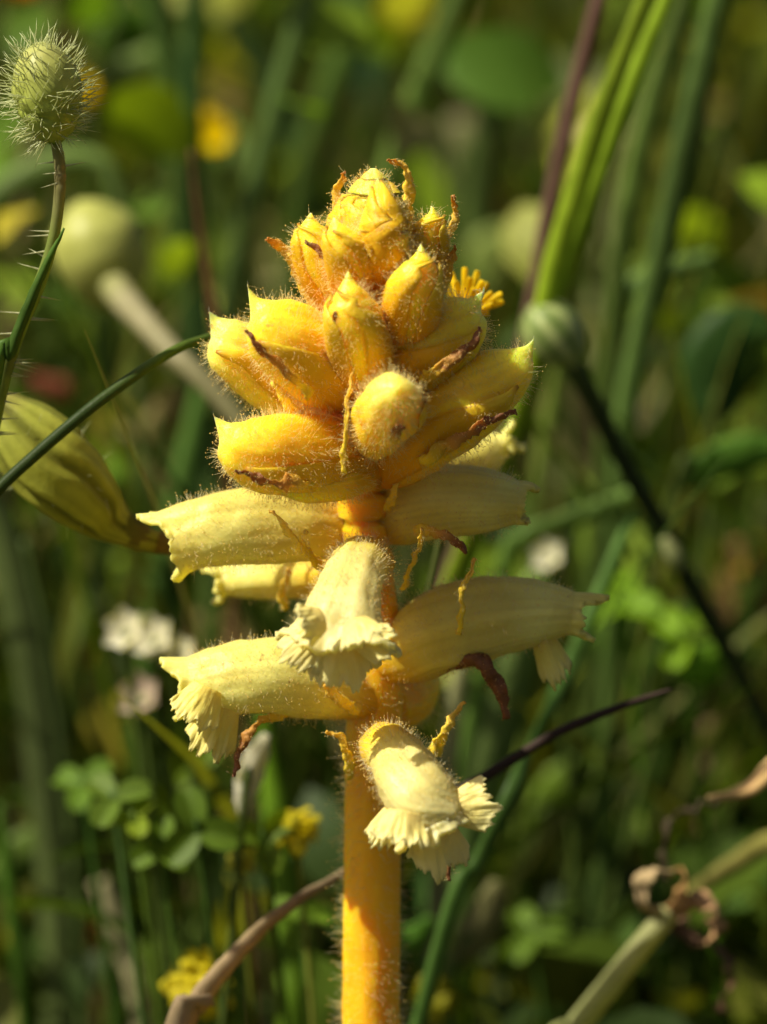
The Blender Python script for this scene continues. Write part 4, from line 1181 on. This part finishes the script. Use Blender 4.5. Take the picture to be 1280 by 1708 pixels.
clover_leaf((330, 1385, 34), 74, 'dark green clover leaf left of the yellow clover heads', (0.06, 0.12, 0.02), (0.0, -0.9, 0.45), 0.3)
clover_leaf((140, 1310, 44), 60, 'clover leaf beside the grey-green blade, above the narrow-leafed one', (0.08, 0.17, 0.03), (-0.3, -0.5, 0.8), 1.5)
clover_leaf((270, 1415, 37), 56, 'clover leaf left of the small yellow head', (0.07, 0.14, 0.02), (-0.1, -0.8, 0.5), 0.0)
clover_leaf((500, 1540, 40), 60, 'clover leaf between the dry brown blade and the orange stem', (0.09, 0.18, 0.025), (0.1, -0.6, 0.75), 0.8)
clover_leaf((1040, 1010, 70), 74, 'bright clover leaf beside the pale right flower', (0.12, 0.26, 0.02), (-0.3, -0.5, 0.8), 0.4)
clover_leaf((1140, 1060, 66), 70, 'bright clover leaf under the dark slanting stalk', (0.13, 0.27, 0.02), (-0.3, -0.6, 0.7), 1.1)
clover_leaf((890, 1560, 60), 60, 'shaded clover leaf right of the lowest flower, near the pale stalk', (0.08, 0.16, 0.03), (-0.2, -0.6, 0.75), 0.7)
clover_leaf((440, 1400, 36), 62, 'green clover leaf between the two upper yellow heads', (0.08, 0.15, 0.02), (0.2, -0.9, 0.35), 1.2)
clover_leaf((190, 1335, 40), 66, 'clover leaf with narrow leaflets at the far left', (0.08, 0.15, 0.035), (-0.1, -0.5, 0.85), 0.9)
clover_leaf((225, 1370, 38), 50, 'light green clover leaf beside the narrow-leafed one', (0.13, 0.21, 0.03), (-0.3, -0.4, 0.85), 2.0)
clover_leaf((350, 1290, 48), 58, 'clover leaf under the hanging lip of the left flower', (0.10, 0.18, 0.03), (-0.2, -0.7, 0.7), 0.1)
clover_leaf((1230, 780, 100), 60, 'clover leaf beside the large dark rounded leaf', (0.10, 0.19, 0.03), (-0.2, -0.5, 0.85), 0.6)
clover_leaf((1060, 1390, 110), 60, 'clover leaf in the shade right of the lowest flower', (0.09, 0.16, 0.03), (-0.2, -0.5, 0.85), 0.2)
clover_head((495, 1385, 38), 44, 'yellow clover head level with the lowest cream flower', seed=1)
clover_head((335, 1640, 38), 66, 'large bright yellow clover head behind the dry brown blade', seed=2)
clover_head((725, 1668, 48), 52, 'yellow-green clover head right of the orange stem', (0.42, 0.40, 0.03), seed=3)
clover_head((400, 1432, 36), 30, 'small yellow clover head under the dark clover leaf', (0.62, 0.58, 0.08), seed=4)

# curled dead remains on a pale stalk, lower right
cr = thing('withered_flower', 'curled brown withered flower on a pale green stalk', 'withered flower', at(900, 1900, 22) * np.array([1, 1, 0]))
stalk('stem', to_ground([(1118, 1522, 38, 19), (1080, 1565, 37, 19), (1020, 1640, 36, 20), (960, 1715, 35, 21), (900, 1800, 34, 21)]), [(0, (0.42, 0.42, 0.20)), (1, (0.36, 0.40, 0.14))], cr)
for pts, c0 in [([(1110, 1528, 38, 14), (1078, 1505, 36, 14), (1070, 1472, 35, 11), (1092, 1452, 35, 8), (1120, 1462, 36, 5)], (0.52, 0.38, 0.22)),
                ([(1118, 1520, 38, 13), (1140, 1490, 36, 12), (1142, 1462, 35, 9), (1125, 1448, 36, 5)], (0.46, 0.26, 0.10)),
                ([(1122, 1525, 38, 14), (1165, 1500, 36, 14), (1198, 1520, 35, 12), (1196, 1560, 36, 8), (1170, 1572, 37, 5)], (0.54, 0.32, 0.17)),
                ([(1120, 1530, 39, 12), (1150, 1560, 38, 12), (1190, 1575, 38, 9), (1215, 1620, 38, 7), (1205, 1690, 38, 4)], (0.16, 0.09, 0.05)),
                ([(1112, 1470, 38, 5), (1105, 1420, 38, 5), (1120, 1370, 38, 5), (1165, 1345, 39, 5), (1215, 1330, 40, 7)], (0.07, 0.05, 0.03))]:
    V = ribbon(pts, per=8, across=5, fold=0.25, twist=1.6, ruffle=1.3, seed=pts[1][0])
    build('dead_petal', V.reshape(-1, 3), grid_faces(V.shape[0], 5, wrap=False), M_DRY, cr, col=np.tile(c0, (V.shape[0] * 5, 1)), solid=0.15)
blade('dry_leaf', [(1180, 1330, 30, 3), (1215, 1326, 30, 8), (1255, 1312, 30, 13), (1300, 1275, 30, 18), (1340, 1330, 30, 18)], (0.62, 0.42, 0.20), 'tan twisted dry blade at the right edge above the withered flower', cat='dry blade', mat=M_DRY, twist=1.2)
